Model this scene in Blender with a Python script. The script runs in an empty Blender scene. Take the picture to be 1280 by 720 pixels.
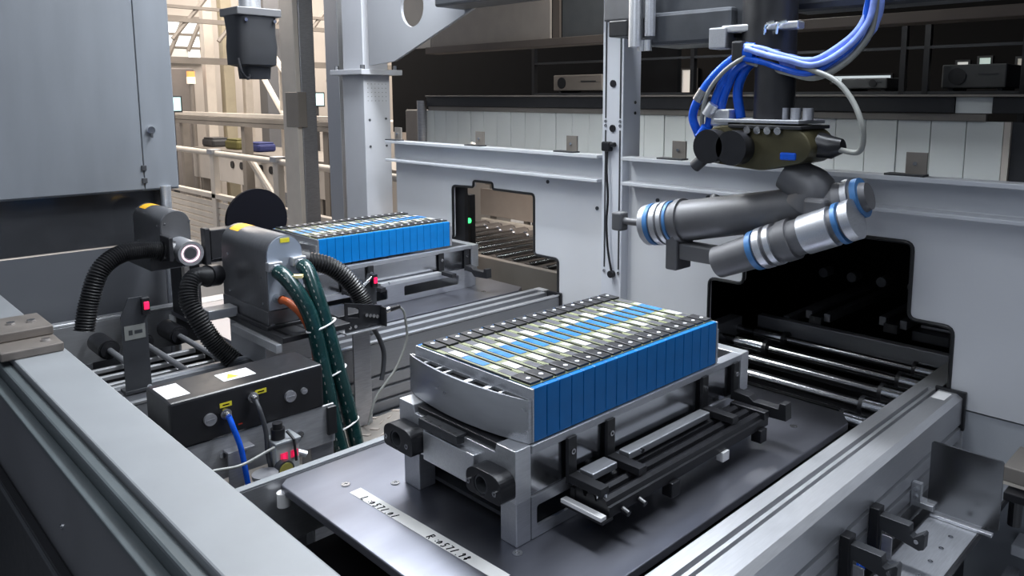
import bpy, bmesh, math, random
from mathutils import Vector, Matrix
random.seed(7)
S = bpy.context.scene
COL = S.collection
PI = math.pi

# ---------------------------------------------------------------- camera
def make_camera():
    yaw, pitch, roll = math.radians(43.964), math.radians(7.956), math.radians(0.199)
    f = Vector((math.cos(yaw) * math.cos(pitch), math.sin(yaw) * math.cos(pitch), -math.sin(pitch)))
    r = f.cross(Vector((0, 0, 1))).normalized()
    u = r.cross(f)
    c, s = math.cos(roll), math.sin(roll)
    r, u = c * r + s * u, -s * r + c * u
    cd = bpy.data.cameras.new('camera')
    cd.sensor_width = 36
    cd.lens = 961.6 / 1280 * 36
    cd.shift_x = -66.2 / 1280
    cd.shift_y = -101.2 / 1280
    cd.clip_start = 0.02
    o = bpy.data.objects.new('camera', cd)
    m = Matrix((r, u, -f)).transposed().to_4x4()
    m.translation = Vector((0, 0, 1.67))
    o.matrix_world = m
    COL.objects.link(o)
    S.camera = o
make_camera()

# ---------------------------------------------------------------- world, lights, exposure
S.view_settings.view_transform = 'Standard'
S.view_settings.look = 'None'
S.view_settings.gamma = 1
S.view_settings.exposure = 0.0
w = bpy.data.worlds.new('world'); S.world = w
w.use_nodes = True
w.node_tree.nodes['Background'].inputs[0].default_value = (0.62, 0.70, 0.85, 1)
w.node_tree.nodes['Background'].inputs[1].default_value = 0.27

def area(name, loc, target, sx, sy, power, color):
    ld = bpy.data.lights.new(name, 'AREA')
    ld.shape = 'RECTANGLE'; ld.size = sx; ld.size_y = sy
    ld.energy = power; ld.color = color
    o = bpy.data.objects.new(name, ld)
    o.location = loc
    d = Vector(target) - Vector(loc)
    o.rotation_euler = d.to_track_quat('-Z', 'Y').to_euler()
    COL.objects.link(o)
    return o
COOL = (0.86, 0.92, 1.0)
area('cell_light_and_fill', (1.84, 1.95, 3.1), (1.84, 1.95, 0.8), 0.34, 2.9, 138, COOL)
area('cell_light_and_fill', (0.1, 1.2, 3.1), (1.4, 1.8, 0.9), 0.5, 2.0, 24, COOL)  # unseen camera-side fill, added to brighten the wall
area('partition_light', (2.62, 2.3, 2.75), (2.85, 2.3, 1.4), 0.15, 3.6, 66, (0.95, 0.98, 0.97))
area('hall_light_and_fill', (5.9, 9.3, 3.9), (5.9, 9.3, 0), 5.0, 7.0, 620, (1.0, 0.91, 0.82))
area('hall_light_and_fill', (2.5, 9.6, 3.8), (3.2, 8.6, 0.3), 1.0, 5.0, 230, (1.0, 0.91, 0.82))  # fill added on the near side of the guard rail to brighten its slats
area('side_fill', (1.5, -0.6, 2.7), (2.1, 0.2, 0.4), 0.3, 1.2, 5, COOL)  # weak fill added to brighten the shaded lower right guard

# ---------------------------------------------------------------- materials
MATS = {}
def mat(name, color, rough=0.5, metal=0.0, var=0.06, scale=8.0, bump=0.0, stretch=None, rvar=0.08, emit=0.0, spec=0.5):
    if name in MATS: return MATS[name]
    m = bpy.data.materials.new(name); m.use_nodes = True
    nt = m.node_tree; N = nt.nodes; L = nt.links
    b = N['Principled BSDF']
    b.inputs['Metallic'].default_value = metal
    b.inputs['Specular IOR Level'].default_value = spec
    tc = N.new('ShaderNodeTexCoord'); mp = N.new('ShaderNodeMapping'); nz = N.new('ShaderNodeTexNoise')
    L.new(tc.outputs['Object'], mp.inputs[0]); L.new(mp.outputs[0], nz.inputs['Vector'])
    if stretch: mp.inputs['Scale'].default_value = stretch
    nz.inputs['Scale'].default_value = scale; nz.inputs['Detail'].default_value = 4
    rp = N.new('ShaderNodeValToRGB')
    rp.color_ramp.elements[0].position = 0.3; rp.color_ramp.elements[1].position = 0.7
    c = Vector(color)
    rp.color_ramp.elements[0].color = (*(c * (1 - var)), 1)
    rp.color_ramp.elements[1].color = (*[min(1, v * (1 + var)) for v in color], 1)
    L.new(nz.outputs['Fac'], rp.inputs[0]); L.new(rp.outputs[0], b.inputs['Base Color'])
    mr = N.new('ShaderNodeMapRange')
    mr.inputs['To Min'].default_value = max(0.02, rough - rvar); mr.inputs['To Max'].default_value = min(1, rough + rvar)
    L.new(nz.outputs['Fac'], mr.inputs['Value']); L.new(mr.outputs[0], b.inputs['Roughness'])
    if bump:
        bp = N.new('ShaderNodeBump'); bp.inputs['Strength'].default_value = bump; bp.inputs['Distance'].default_value = 0.002
        L.new(nz.outputs['Fac'], bp.inputs['Height']); L.new(bp.outputs[0], b.inputs['Normal'])
    if emit:
        b.inputs['Emission Color'].default_value = (*color, 1); b.inputs['Emission Strength'].default_value = emit
    MATS[name] = m
    return m
def glassy(name, color, alpha, rough=0.08):
    m = bpy.data.materials.new(name); m.use_nodes = True
    nt = m.node_tree; N = nt.nodes; L = nt.links
    b = N['Principled BSDF']; b.inputs['Base Color'].default_value = (*color, 1); b.inputs['Roughness'].default_value = rough
    b.inputs['Specular IOR Level'].default_value = 0.5
    b.inputs['Alpha'].default_value = alpha
    MATS[name] = m
    return m

ALU = mat('aluminium', (0.52, 0.53, 0.56), 0.40, 0.85, 0.08, 30, 0.05, (1, 12, 12))
ALUB = mat('bright_aluminium', (0.72, 0.73, 0.75), 0.38, 0.9, 0.06, 25, 0.04, (1, 10, 10))
ANOD = mat('anodised_rail', (0.56, 0.565, 0.585), 0.42, 0.78, 0.05, 20, 0.03, (1, 14, 14))
ANOD3 = mat('anodised_rail_mid', (0.27, 0.275, 0.29), 0.45, 0.55, 0.05, 20, 0.03, (1, 14, 14))
ANOD2 = mat('anodised_rail_dark', (0.20, 0.205, 0.22), 0.5, 0.6, 0.06, 20, 0.03, (1, 14, 14))
STEEL = mat('brushed_steel', (0.40, 0.40, 0.42), 0.38, 0.7, 0.12, 14, 0.05, (2, 2, 14), 0.1)
PLATE = mat('milled_plate', (0.27, 0.275, 0.315), 0.31, 0.93, 0.10, 3, 0.0, (1, 4, 1), 0.07)
CHROME = mat('chrome', (0.74, 0.75, 0.77), 0.14, 1.0, 0.03, 10)
ROLLER = mat('roller_steel', (0.33, 0.33, 0.34), 0.22, 1.0, 0.06, 20)
POLISH = mat('polished_aluminium', (0.52, 0.53, 0.56), 0.17, 1.0, 0.08, 9, 0.03, (1, 1, 5))
BLACK = mat('black_metal', (0.014, 0.014, 0.016), 0.42, 0.0, 0.2, 30, 0.03)
BLACKP = mat('black_plastic', (0.011, 0.011, 0.013), 0.33, 0.0, 0.15, 40, 0.03)
RUBBER = mat('black_rubber', (0.012, 0.012, 0.013), 0.34, 0.0, 0.2, 40, 0.04)
DARK = mat('dark_grey_metal', (0.045, 0.047, 0.052), 0.45, 0.2, 0.15, 15, 0.03)
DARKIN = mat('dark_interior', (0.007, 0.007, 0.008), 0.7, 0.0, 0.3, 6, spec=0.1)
WALL = mat('wall_paint', (0.61, 0.62, 0.645), 0.34, 0.0, 0.03, 3, 0.02)
WALL2 = mat('lower_wall_paint', (0.40, 0.42, 0.45), 0.34, 0.0, 0.03, 3, 0.02)
BEAM = mat('beam_paint', (0.52, 0.535, 0.565), 0.32, 0.0, 0.03, 6, 0.02)
POSTM = mat('post_paint', (0.60, 0.62, 0.67), 0.38, 0.0, 0.03, 6, 0.02)
CAB = mat('cabinet_paint', (0.16, 0.172, 0.19), 0.33, 0.0, 0.05, 3, 0.05, (6, 1, 1))
WHITE = mat('white_powder_coat', (0.225, 0.235, 0.245), 0.45, 0.0, 0.06, 9, 0.03)
FRAMED = mat('frame_dark_paint', (0.115, 0.115, 0.122), 0.45, 0.0, 0.08, 5, 0.03)
GASKET = mat('gasket_grey', (0.075, 0.088, 0.092), 0.4, 0.0, 0.1, 10)
BLUEW = mat('blue_cell_wrap', (0.001, 0.15, 0.45), 0.33, 0.0, 0.12, 12, 0.02, spec=0.3)
BLUEF = mat('blue_film', (0.03, 0.19, 0.55), 0.3, 0.0, 0.25, 60)
OLIVE = mat('cell_top_green', (0.21, 0.225, 0.12), 0.5, 0.0, 0.14, 60, 0.02)
GREYT = mat('cell_grey_cover', (0.095, 0.095, 0.11), 0.4, 0.2, 0.2, 60, 0.02)
PADM = mat('terminal_pad', (0.03, 0.03, 0.034), 0.35, 0.2, 0.2, 60)
DOTM = mat('terminal_bolt', (0.85, 0.85, 0.87), 0.4, 0.2)
ENDP = mat('end_plate_aluminium', (0.50, 0.51, 0.54), 0.30, 0.85, 0.08, 9, 0.03, (1, 1, 4))
PAPER = mat('white_label', (0.80, 0.79, 0.78), 0.6, 0.0, 0.03, 40)
TAPE = mat('masking_tape', (0.74, 0.73, 0.71), 0.6, 0.0, 0.05, 30, 0.05)
CELLW = mat('cell_white_label', (0.44, 0.435, 0.43), 0.5, 0.0, 0.08, 60)
INK = mat('black_ink', (0.004, 0.004, 0.006), 0.9, spec=0.0)
YELL = mat('yellow_label', (0.70, 0.60, 0.03), 0.5)
ORANL = mat('orange_label', (0.80, 0.42, 0.02), 0.5)
GREENH = mat('green_hose', (0.005, 0.030, 0.030), 0.26, 0.0, 0.2, 30, 0.03)
ORANH = mat('orange_hose', (0.42, 0.085, 0.02), 0.35, 0.0, 0.12, 30, 0.03)
BLUEH = mat('blue_hose', (0.004, 0.085, 0.56), 0.25, 0.0, 0.15, 30)
PALEBL = mat('pale_blue_sleeve', (0.24, 0.34, 0.80), 0.4, 0.0, 0.25, 30, 0.05)
GREYH = mat('grey_hose', (0.22, 0.225, 0.21), 0.4, 0.0, 0.1, 30)
REDL = mat('red_led', (1.0, 0.015, 0.10), 0.4, emit=1.0)
GREENL = mat('green_led', (0.05, 1.0, 0.2), 0.4, emit=2.5)
RINGL = mat('ring_light', (1.0, 0.66, 0.74), 0.4, emit=0.9)
OLIVEM = mat('olive_gripper', (0.085, 0.075, 0.04), 0.34, 0.55, 0.2, 15, 0.03)
ARM = mat('arm_grey', (0.125, 0.125, 0.132), 0.5, 0.35, 0.1, 15, 0.03)
ARMD = mat('arm_dark', (0.085, 0.09, 0.10), 0.4, 0.6, 0.12, 15, 0.03)
CREAM = mat('cream_profile', (0.66, 0.60, 0.53), 0.42, 0.1, 0.06, 6, 0.03)
CREAMW = mat('cream_wall', (0.50, 0.46, 0.42), 0.6, 0.0, 0.10, 1.2)
TAUPE = mat('taupe_metal', (0.25, 0.225, 0.20), 0.45, 0.3, 0.12, 4, 0.03)
HALLF = mat('hall_floor', (0.22, 0.21, 0.20), 0.4, 0.0, 0.1, 2)
FLOOR = mat('concrete_floor', (0.16, 0.165, 0.175), 0.5, 0.0, 0.12, 3, 0.05)
PANEL = mat('partition_panel', (0.74, 0.765, 0.745), 0.42, 0.0, 0.05, 3)
BROWN = mat('brown_beam', (0.12, 0.095, 0.08), 0.5, 0.2, 0.1, 5)
PROJ = mat('beige_machine', (0.33, 0.285, 0.25), 0.5, 0.0, 0.06, 12)
MACHG = mat('machine_grey', (0.07, 0.072, 0.075), 0.5, 0.0, 0.1, 12)
COLM = mat('column_paint', (0.42, 0.425, 0.45), 0.45, 0.0, 0.04, 6, 0.03)
GUSS = mat('gusset_paint', (0.26, 0.265, 0.28), 0.42, 0.0, 0.04, 3)
SKYL = mat('daylight', (0.93, 0.97, 0.95), 0.5, emit=1.3)
LAMPL = mat('amber_lamp', (1.0, 0.34, 0.10), 0.5, emit=1.1)
SCRL = mat('monitor_screen', (0.55, 0.85, 0.86), 0.4, emit=0.9)
NICK = mat('nickel', (0.55, 0.55, 0.56), 0.25, 1.0, 0.06, 30)
DARKBAND = glassy('dark_band_sheet', (0.035, 0.037, 0.042), 0.93, 0.12)
PANE = glassy('clear_pane', (0.75, 0.8, 0.8), 0.15, 0.05)
BRASSB = mat('bracket_steel', (0.21, 0.185, 0.165), 0.45, 0.5, 0.12, 15)

# ---------------------------------------------------------------- mesh builder
class MB:
    def __init__(s): s.bm = bmesh.new()
    def box(s, x0, x1, y0, y1, z0, z1, bev=0.0):
        x0, x1 = min(x0, x1), max(x0, x1); y0, y1 = min(y0, y1), max(y0, y1); z0, z1 = min(z0, z1), max(z0, z1)
        v = [s.bm.verts.new((x, y, z)) for x in (x0, x1) for y in (y0, y1) for z in (z0, z1)]
        fs = [s.bm.faces.new([v[i] for i in q]) for q in ((0, 1, 3, 2), (4, 6, 7, 5), (0, 4, 5, 1), (2, 3, 7, 6), (0, 2, 6, 4), (1, 5, 7, 3))]
        if bev:
            es = list({e for f in fs for e in f.edges})
            bmesh.ops.bevel(s.bm, geom=es, offset=bev, segments=2, affect='EDGES', profile=0.5)
        return s
    def prism(s, pts, ax, a, b, holes=(), bev=0.0):
        # pts: 2-D outline in the two other axes (cyclic order x->(y,z), y->(x,z), z->(x,y)), extruded a..b
        def P(u, v, t): return {'x': (t, u, v), 'y': (u, t, v), 'z': (u, v, t)}[ax]
        t = bmesh.new()
        edges = []
        for loop in [pts, *holes]:
            vs = [t.verts.new(P(u, v, a)) for u, v in loop]
            edges += [t.edges.new((vs[i], vs[(i + 1) % len(vs)])) for i in range(len(vs))]
        if holes:
            bmesh.ops.triangle_fill(t, edges=edges, use_beauty=True)
        else:
            t.faces.new(list(t.verts))
        r = bmesh.ops.extrude_face_region(t, geom=t.faces[:])
        d = Vector(P(0, 0, b)) - Vector(P(0, 0, a))
        bmesh.ops.translate(t, vec=d, verts=[q for q in r['geom'] if isinstance(q, bmesh.types.BMVert)])
        bmesh.ops.recalc_face_normals(t, faces=t.faces[:])
        if bev:
            bmesh.ops.bevel(t, geom=[e for e in t.edges if e.calc_face_angle(0) > 0.6], offset=bev, segments=2, affect='EDGES', profile=0.5)
        s._merge(t)
        return s
    def _merge(s, t):
        me = bpy.data.meshes.new('tmp'); t.to_mesh(me); t.free()
        s.bm.from_mesh(me); bpy.data.meshes.remove(me)
    def tube(s, path, r, seg=12, cap=True, closed=False):
        pts = [Vector(p) for p in path]; n = len(pts)
        rad = r if isinstance(r, (list, tuple)) else [r] * n
        rings = []; prev = None
        for i, p in enumerate(pts):
            if closed: d = pts[(i + 1) % n] - pts[i - 1]
            else: d = pts[min(i + 1, n - 1)] - pts[max(i - 1, 0)]
            if d.length < 1e-9: d = Vector((0, 0, 1))
            d.normalize()
            if prev is None:
                a = Vector((0, 0, 1)) if abs(d.z) < 0.9 else Vector((1, 0, 0))
                u = d.cross(a).normalized()
            else:
                u = (prev - d * prev.dot(d)).normalized()
            prev = u; v = d.cross(u)
            rings.append([s.bm.verts.new(p + (u * math.cos(2 * PI * k / seg) + v * math.sin(2 * PI * k / seg)) * rad[i]) for k in range(seg)])
        m = n if closed else n - 1
        for i in range(m):
            a, b = rings[i], rings[(i + 1) % n]
            for k in range(seg):
                s.bm.faces.new((a[k], a[(k + 1) % seg], b[(k + 1) % seg], b[k]))
        if cap and not closed:
            s.bm.faces.new(rings[0][::-1]); s.bm.faces.new(rings[-1])
        return s
    def cyl(s, p0, p1, r, seg=20, r2=None):
        return s.tube([p0, p1], [r, r if r2 is None else r2], seg)
    def annulus(s, p0, p1, ro, ri, seg=28):
        p0, p1 = Vector(p0), Vector(p1); d = (p1 - p0).normalized()
        a = Vector((0, 0, 1)) if abs(d.z) < 0.9 else Vector((1, 0, 0))
        u = d.cross(a).normalized(); v = d.cross(u)
        R = []
        for p, r in ((p0, ro), (p1, ro), (p1, ri), (p0, ri)):
            R.append([s.bm.verts.new(p + (u * math.cos(2 * PI * k / seg) + v * math.sin(2 * PI * k / seg)) * r) for k in range(seg)])
        for i in range(4):
            a, b = R[i], R[(i + 1) % 4]
            for k in range(seg): s.bm.faces.new((a[k], a[(k + 1) % seg], b[(k + 1) % seg], b[k]))
        return s

def children_loc(parent):
    return Vector((0, 0, 0)) if parent is None else ROOT[parent.name]
ROOT = {}
def pieces(bm):
    """split a bmesh into bmeshes whose bounding boxes do not touch"""
    bm.verts.index_update(); bm.verts.ensure_lookup_table()
    seen = [-1] * len(bm.verts); isl = []
    for v in bm.verts:
        if seen[v.index] >= 0: continue
        k = len(isl); st = [v]; seen[v.index] = k; mem = []
        while st:
            q = st.pop(); mem.append(q)
            for e in q.link_edges:
                r = e.other_vert(q)
                if seen[r.index] < 0: seen[r.index] = k; st.append(r)
        c = [q.co for q in mem]
        isl.append([[min(p[i] for p in c) - 2e-4 for i in range(3)], [max(p[i] for p in c) + 2e-4 for i in range(3)]])
    par = list(range(len(isl)))
    def find(a):
        while par[a] != a: a = par[a]
        return a
    for a in range(len(isl)):
        for b in range(a):
            if all(isl[a][0][i] <= isl[b][1][i] and isl[b][0][i] <= isl[a][1][i] for i in range(3)): par[find(a)] = find(b)
    roots = sorted({find(a) for a in range(len(isl))})
    if len(roots) < 2: return [bm]
    grp = [roots.index(find(seen[v.index])) for v in bm.verts]
    out = []
    for g in range(len(roots)):
        t = bm.copy(); t.verts.ensure_lookup_table()
        bmesh.ops.delete(t, geom=[v for v, q in zip(t.verts, grp) if q != g], context='VERTS')
        out.append(t)
    bm.free()
    return out
def link(name, mb, m, parent=None, smooth=False, label=None, stuff=False):
    bm = mb.bm if isinstance(mb, MB) else mb
    if parent is not None and not stuff:
        ps = pieces(bm)
        if len(ps) > 1: return [link(name, p, m, parent, smooth, label) for p in ps][0]
        bm = ps[0]
    bmesh.ops.recalc_face_normals(bm, faces=bm.faces[:])
    if parent is None:
        xs = [v.co for v in bm.verts]
        lo = Vector([min(c[i] for c in xs) for i in range(3)]); hi = Vector([max(c[i] for c in xs) for i in range(3)])
        org = Vector(((lo.x + hi.x) / 2, (lo.y + hi.y) / 2, lo.z))
    else:
        org = ROOT[parent.name]
    bmesh.ops.translate(bm, vec=-org, verts=bm.verts[:])
    me = bpy.data.meshes.new(name)
    bm.to_mesh(me); bm.free()
    me.materials.append(m)
    if smooth:
        me.polygons.foreach_set('use_smooth', [True] * len(me.polygons))
        me.set_sharp_from_angle(angle=math.radians(40))
    o = bpy.data.objects.new(name, me)
    COL.objects.link(o)
    if parent is None: o.location = org
    else: o.parent = parent
    ROOT[o.name] = org
    if label: o['label'] = label
    if stuff: o['kind'] = 'stuff'
    return o
def again(src, parent, delta=(0, 0, 0), name=None):
    """another piece of the same mesh, moved by delta"""
    o = src.copy(); COL.objects.link(o); o.parent = parent
    o.location = Vector(src.location) + Vector(delta)
    ROOT[o.name] = ROOT[src.name]
    return o
def tag(o, label, cat, group=None):
    o['label'] = label; o['category'] = cat
    if group: o['group'] = group
    return o
def thing(name, label, cat, loc, group=None):
    o = bpy.data.objects.new(name, None); COL.objects.link(o)
    o.empty_display_size = 0.05
    o.location = loc; ROOT[o.name] = Vector(loc)
    return tag(o, label, cat, group)
def struct(name, mb, m, label=None, parent=None, smooth=False):
    o = link(name, mb, m, parent, smooth)
    if parent is None:
        o['kind'] = 'structure'
        if label: o['label'] = label
    return o
def copy_tree(o, delta, label, parent=None):
    c = o.copy(); COL.objects.link(c)
    if parent is None: c.location = Vector(o.location) + Vector(delta)
    else: c.parent = parent
    ROOT[c.name] = ROOT.get(o.name, Vector((0, 0, 0))) + Vector(delta)
    if parent is None: c['label'] = label
    for ch in [q for q in list(S.objects) if q.parent == o]:
        copy_tree(ch, delta, None, c)
    return c
def spline(pts, n=60):
    P = [Vector(p) for p in pts]; P = [P[0] * 2 - P[1]] + P + [P[-1] * 2 - P[-2]]
    out = []; k = len(P) - 3
    for i in range(n + 1):
        t = i / n * k; j = min(int(t), k - 1); t -= j
        a, b, c, d = P[j], P[j + 1], P[j + 2], P[j + 3]
        out.append(0.5 * ((2 * b) + (c - a) * t + (2 * a - 5 * b + 4 * c - d) * t * t + (3 * b - a - 3 * c + d) * t ** 3))
    return out
def rrect(u0, u1, v0, v1, r, n=4):
    out = []
    for cu, cv, a0 in ((u1 - r, v1 - r, 0), (u0 + r, v1 - r, 90), (u0 + r, v0 + r, 180), (u1 - r, v0 + r, 270)):
        for k in range(n + 1):
            a = math.radians(a0 + 90 * k / n); out.append((cu + r * math.cos(a), cv + r * math.sin(a)))
    return out
def circ(cu, cv, r, n=24): return [(cu + r * math.cos(2 * PI * k / n), cv + r * math.sin(2 * PI * k / n)) for k in range(n)]
def rounded(pts, r, n=4):
    """round the corners of a closed polygon"""
    out = []; m = len(pts)
    for i in range(m):
        p = Vector(pts[i]); a = Vector(pts[i - 1]) - p; b = Vector(pts[(i + 1) % m]) - p
        rr = min(r, a.length * 0.45, b.length * 0.45)
        A = p + a.normalized() * rr; B = p + b.normalized() * rr
        for k in range(n + 1):
            t = k / n; q = A * (1 - t) ** 2 + p * 2 * t * (1 - t) + B * t * t
            out.append((q.x, q.y))
    return out
def screw(parent, p, ax, r=0.004, m=None, name='screw', h=0.003):
    d = Vector({'x': (-1, 0, 0), 'y': (0, -1, 0), 'z': (0, 0, 1)}[ax]) * h
    b = MB().annulus(Vector(p), Vector(p) + d, r, r * 0.45, 12)
    b.cyl(Vector(p), Vector(p) + d * 0.4, r * 0.5, 8)
    return link(name, b, m or NICK, parent)

# ================================================================ SETTING
struct('floor', MB().box(-1.2, 9.2, -2.2, 14.2, -0.06, 0.0), FLOOR, 'grey concrete floor under the machines')

def ophole(y0, y1, yl0, yl1):
    # opening outline (y,z): wide low part, tall upper part
    return rounded([(yl0, 0.70), (yl1, 0.70), (yl1, 1.045), (y1, 1.045), (y1, 1.262), (y0, 1.262), (y0, 1.035), (yl0, 1.035)], 0.025)
op_near = ophole(0.796, 1.347, 0.672, 1.485)
op_far = rounded([(2.238, 0.70), (3.09, 0.70), (3.09, 1.0), (2.953, 1.0), (2.953, 1.257), (2.795, 1.262), (2.795, 1.292), (2.657, 1.292), (2.657, 1.264), (2.384, 1.264), (2.384, 1.0), (2.238, 1.0)], 0.02)
wall = struct('wall_back', MB().prism([(-0.6, 0.806), (0.627, 0.806), (0.627, 0.0), (3.43, 0.0), (3.43, 1.45), (-0.6, 1.45)], 'x', 2.281, 2.295, holes=[op_near, op_far]), WALL, 'light grey painted sheet wall with two stepped conveyor openings')
for h in (op_near, op_far):
    struct('gasket', MB().tube([(2.28, y, z) for y, z in h], 0.006, 8, closed=True), RUBBER, None, wall, True)
for y, z in ((1.72, 1.30), (1.50, 1.33), (2.30, 1.325), (2.02, 1.24), (1.60, 1.42)):
    struct('rivet', MB().cyl((2.282, y, z), (2.277, y, z), 0.008, 12), DARK, None, wall)
struct('trim_1', MB().box(2.286, 2.296, -0.6, 0.627, 0.0, 0.800), WALL2, 'lower wall panel right of the near conveyor')
# horizontal channel beams on the wall
def beam(name, y0, y1, lab):
    pts = [(2.214, 1.459), (2.214, 1.445), (2.273, 1.443), (2.273, 1.366), (2.214, 1.364), (2.214, 1.352), (2.281, 1.352), (2.281, 1.459)]
    return struct(name, MB().prism(pts, 'y', y0, y1, bev=0.002), BEAM, lab)
beam('trim_2', 1.965, 3.43, 'white channel rail left of the steel post')
beam('trim_3', -0.6, 1.845, 'white channel rail right of the steel post')

post = thing('wall_post', 'pale grey steel post with slots and black plugs between the two openings', 'post', (2.29, 1.9, 0))
link('column_body', MB().box(2.240, 2.345, 1.86, 1.962, 0.0, 2.62, 0.003), POSTM, post)
gr = MB()
for y in (1.872, 1.944):
    for z0, z1 in ((1.02, 1.555), (1.60, 2.4)): gr.box(2.2375, 2.241, y - 0.003, y + 0.003, z0, z1)
link('slot', gr, DARK, post)
for z in (1.73, 1.562): link('plug', MB().cyl((2.241, 1.908, z), (2.234, 1.908, z), 0.0135, 20), BLACKP, post)
for y in (1.872, 1.944):
    for z in (1.005, 1.572, 1.588): screw(post, (2.24, y, z), 'x', 0.0065, NICK)
hb = MB()
for z in (1.18, 1.25, 1.31, 1.06, 1.62, 1.66): hb.cyl((2.30, 1.851, z), (2.30, 1.8485, z), 0.006, 12)
link('bolt_hole', hb, BLACKP, post)
wc = thing('plug_cable', 'thin black cable with plug hanging down the steel post', 'cable', (2.22, 1.91, 1.0))
link('cord', MB().tube(spline([(2.228, 1.925, 1.485), (2.226, 1.926, 1.40), (2.226, 1.918, 1.30), (2.224, 1.922, 1.20), (2.225, 1.915, 1.10), (2.228, 1.898, 1.01)], 40), 0.0045, 8), BLACKP, wc, True)
link('plug', MB().box(2.212, 2.240, 1.905, 1.945, 1.475, 1.512, 0.006).cyl((2.225, 1.905, 1.50), (2.225, 1.885, 1.502), 0.009), BLACKP, wc)
link('end_socket', MB().cyl((2.236, 1.897, 1.0), (2.218, 1.897, 1.0), 0.014, 20), BLACKP, wc)

# angle brackets standing on the rail
spots = [(3.36, 'leftmost small dark angle bracket on the white rail next to the column'), (2.71, 'dark angle bracket on the rail above the far opening'),
         (2.135, 'dark angle bracket on the rail just left of the steel post'), (1.61, 'dark angle bracket on the rail just right of the steel post'),
         (0.795, 'rightmost dark angle bracket on the rail above the near opening')]
ab0 = None
for y, lab in spots:
    if ab0 is None:
        ab0 = thing('angle_bracket', lab, 'bracket', (2.26, y, 1.458), 'angle brackets on the wall rail')
        link('upright_plate', MB().box(2.246, 2.254, y - 0.033, y + 0.025, 1.463, 1.526, 0.001), TAUPE, ab0)
        link('base_plate', MB().box(2.220, 2.262, y - 0.035, y + 0.075, 1.459, 1.465, 0.001), DARK, ab0)
        link('bolt', MB().cyl((2.246, y - 0.002, 1.494), (2.241, y - 0.002, 1.494), 0.006, 12), CHROME, ab0)
    else: copy_tree(ab0, (0, y - 3.36, 0), lab)

# black box put behind the near opening to keep its depth dark
tun = MB()
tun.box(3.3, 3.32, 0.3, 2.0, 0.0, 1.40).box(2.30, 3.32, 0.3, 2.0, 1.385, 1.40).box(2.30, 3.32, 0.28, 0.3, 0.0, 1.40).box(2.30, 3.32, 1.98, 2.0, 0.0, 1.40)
struct('wall_tunnel', tun, DARKIN, 'black box added for the dark depth of the near opening')

dk = thing('dark_transfer', 'dark belt transfer unit inside the near opening', 'conveyor', (2.75, 1.15, 0))
for y, z in ((1.36, 0.86), (1.27, 0.90), (1.20, 0.90), (1.00, 0.93), (0.93, 0.93), (0.74, 0.86)):
    link('belt_rail', MB().box(2.62, 3.28, y - 0.012, y + 0.012, z - 0.03, z, 0.002), ANOD2, dk)
for y0, y1, z in ((1.212, 1.258, 0.888), (0.942, 0.988, 0.915)): link('belt', MB().box(2.60, 3.28, y0, y1, z - 0.03, z), BLACK, dk)
link('cross_beam', MB().box(2.565, 2.60, 0.70, 1.45, 0.80, 0.86, 0.003), ANOD2, dk)
link('rear_beam', MB().box(3.24, 3.29, 0.40, 1.95, 1.10, 1.16, 0.003), ANOD2, dk)
for k in range(6): link('carrier_lug', MB().box(2.70 + 0.085 * k, 2.74 + 0.085 * k, 0.80, 0.90, 0.895, 0.905, 0.002), STEEL, dk)
for k in range(5): link('guide_roller', MB().cyl((3.0, 1.40 - 0.12 * k, 0.96), (3.06, 1.40 - 0.12 * k, 0.96), 0.02, 14), ANOD2, dk, True)
link('leg', MB().box(2.56, 2.60, 0.70, 0.74, 0.0, 0.80).box(2.56, 2.60, 1.41, 1.45, 0.0, 0.80), DARK, dk)
link('lug_bar', MB().box(2.65, 3.28, 0.79, 0.91, 0.86, 0.893, 0.002), DARK, dk)

# left cell panel, its reflection bands put into the colour of two sheets
struct('wall_left', MB().box(-0.5, 1.105, 3.36, 3.375, 0.0, 1.085), mat('left_panel_paint', (0.095, 0.1, 0.112), 0.3, 0.0, 0.06, 3), 'dark grey sheet panel under the cabinet')
struct('wall_left_dark_band', MB().box(-0.5, 1.105, 3.365, 3.372, 1.09, 1.30), DARKBAND, 'upper sheet of the left panel, coloured as its dark reflection band')
struct('trim_4', MB().box(1.105, 1.125, 3.355, 3.38, 0.0, 1.30), CREAM, 'cream edge profile of the dark left panel')
tag(link('support_pole', MB().cyl((1.10, 3.30, 0.0), (1.10, 3.30, 1.32), 0.02, 20), ALUB, None, True), 'shiny steel tube under the right edge of the grey cabinet', 'pole')

# cabinet
cab = thing('control_cabinet', 'large grey sheet metal cabinet with a lock at top left', 'cabinet', (0.4, 3.5, 1.30))
link('body', MB().box(-0.6, 1.155, 3.305, 3.75, 1.305, 2.7, 0.004), CAB, cab)
link('door', MB().box(-0.6, 1.022, 3.298, 3.306, 1.312, 2.69, 0.002), CAB, cab)
link('side_strip', MB().box(1.026, 1.150, 3.298, 3.306, 1.312, 2.69, 0.002), CAB, cab)
lk = link('lock', MB().cyl((1.058, 3.30, 1.545), (1.058, 3.283, 1.545), 0.017, 24, 0.014), CHROME, cab, True)
link('keyhole', MB().box(1.054, 1.062, 3.281, 3.284, 1.515, 1.535), DARK, lk)
for z in (1.395, 1.345): link('hinge', MB().box(1.015, 1.033, 3.290, 3.299, z - 0.008, z + 0.012, 0.001), DARK, cab)

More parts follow.
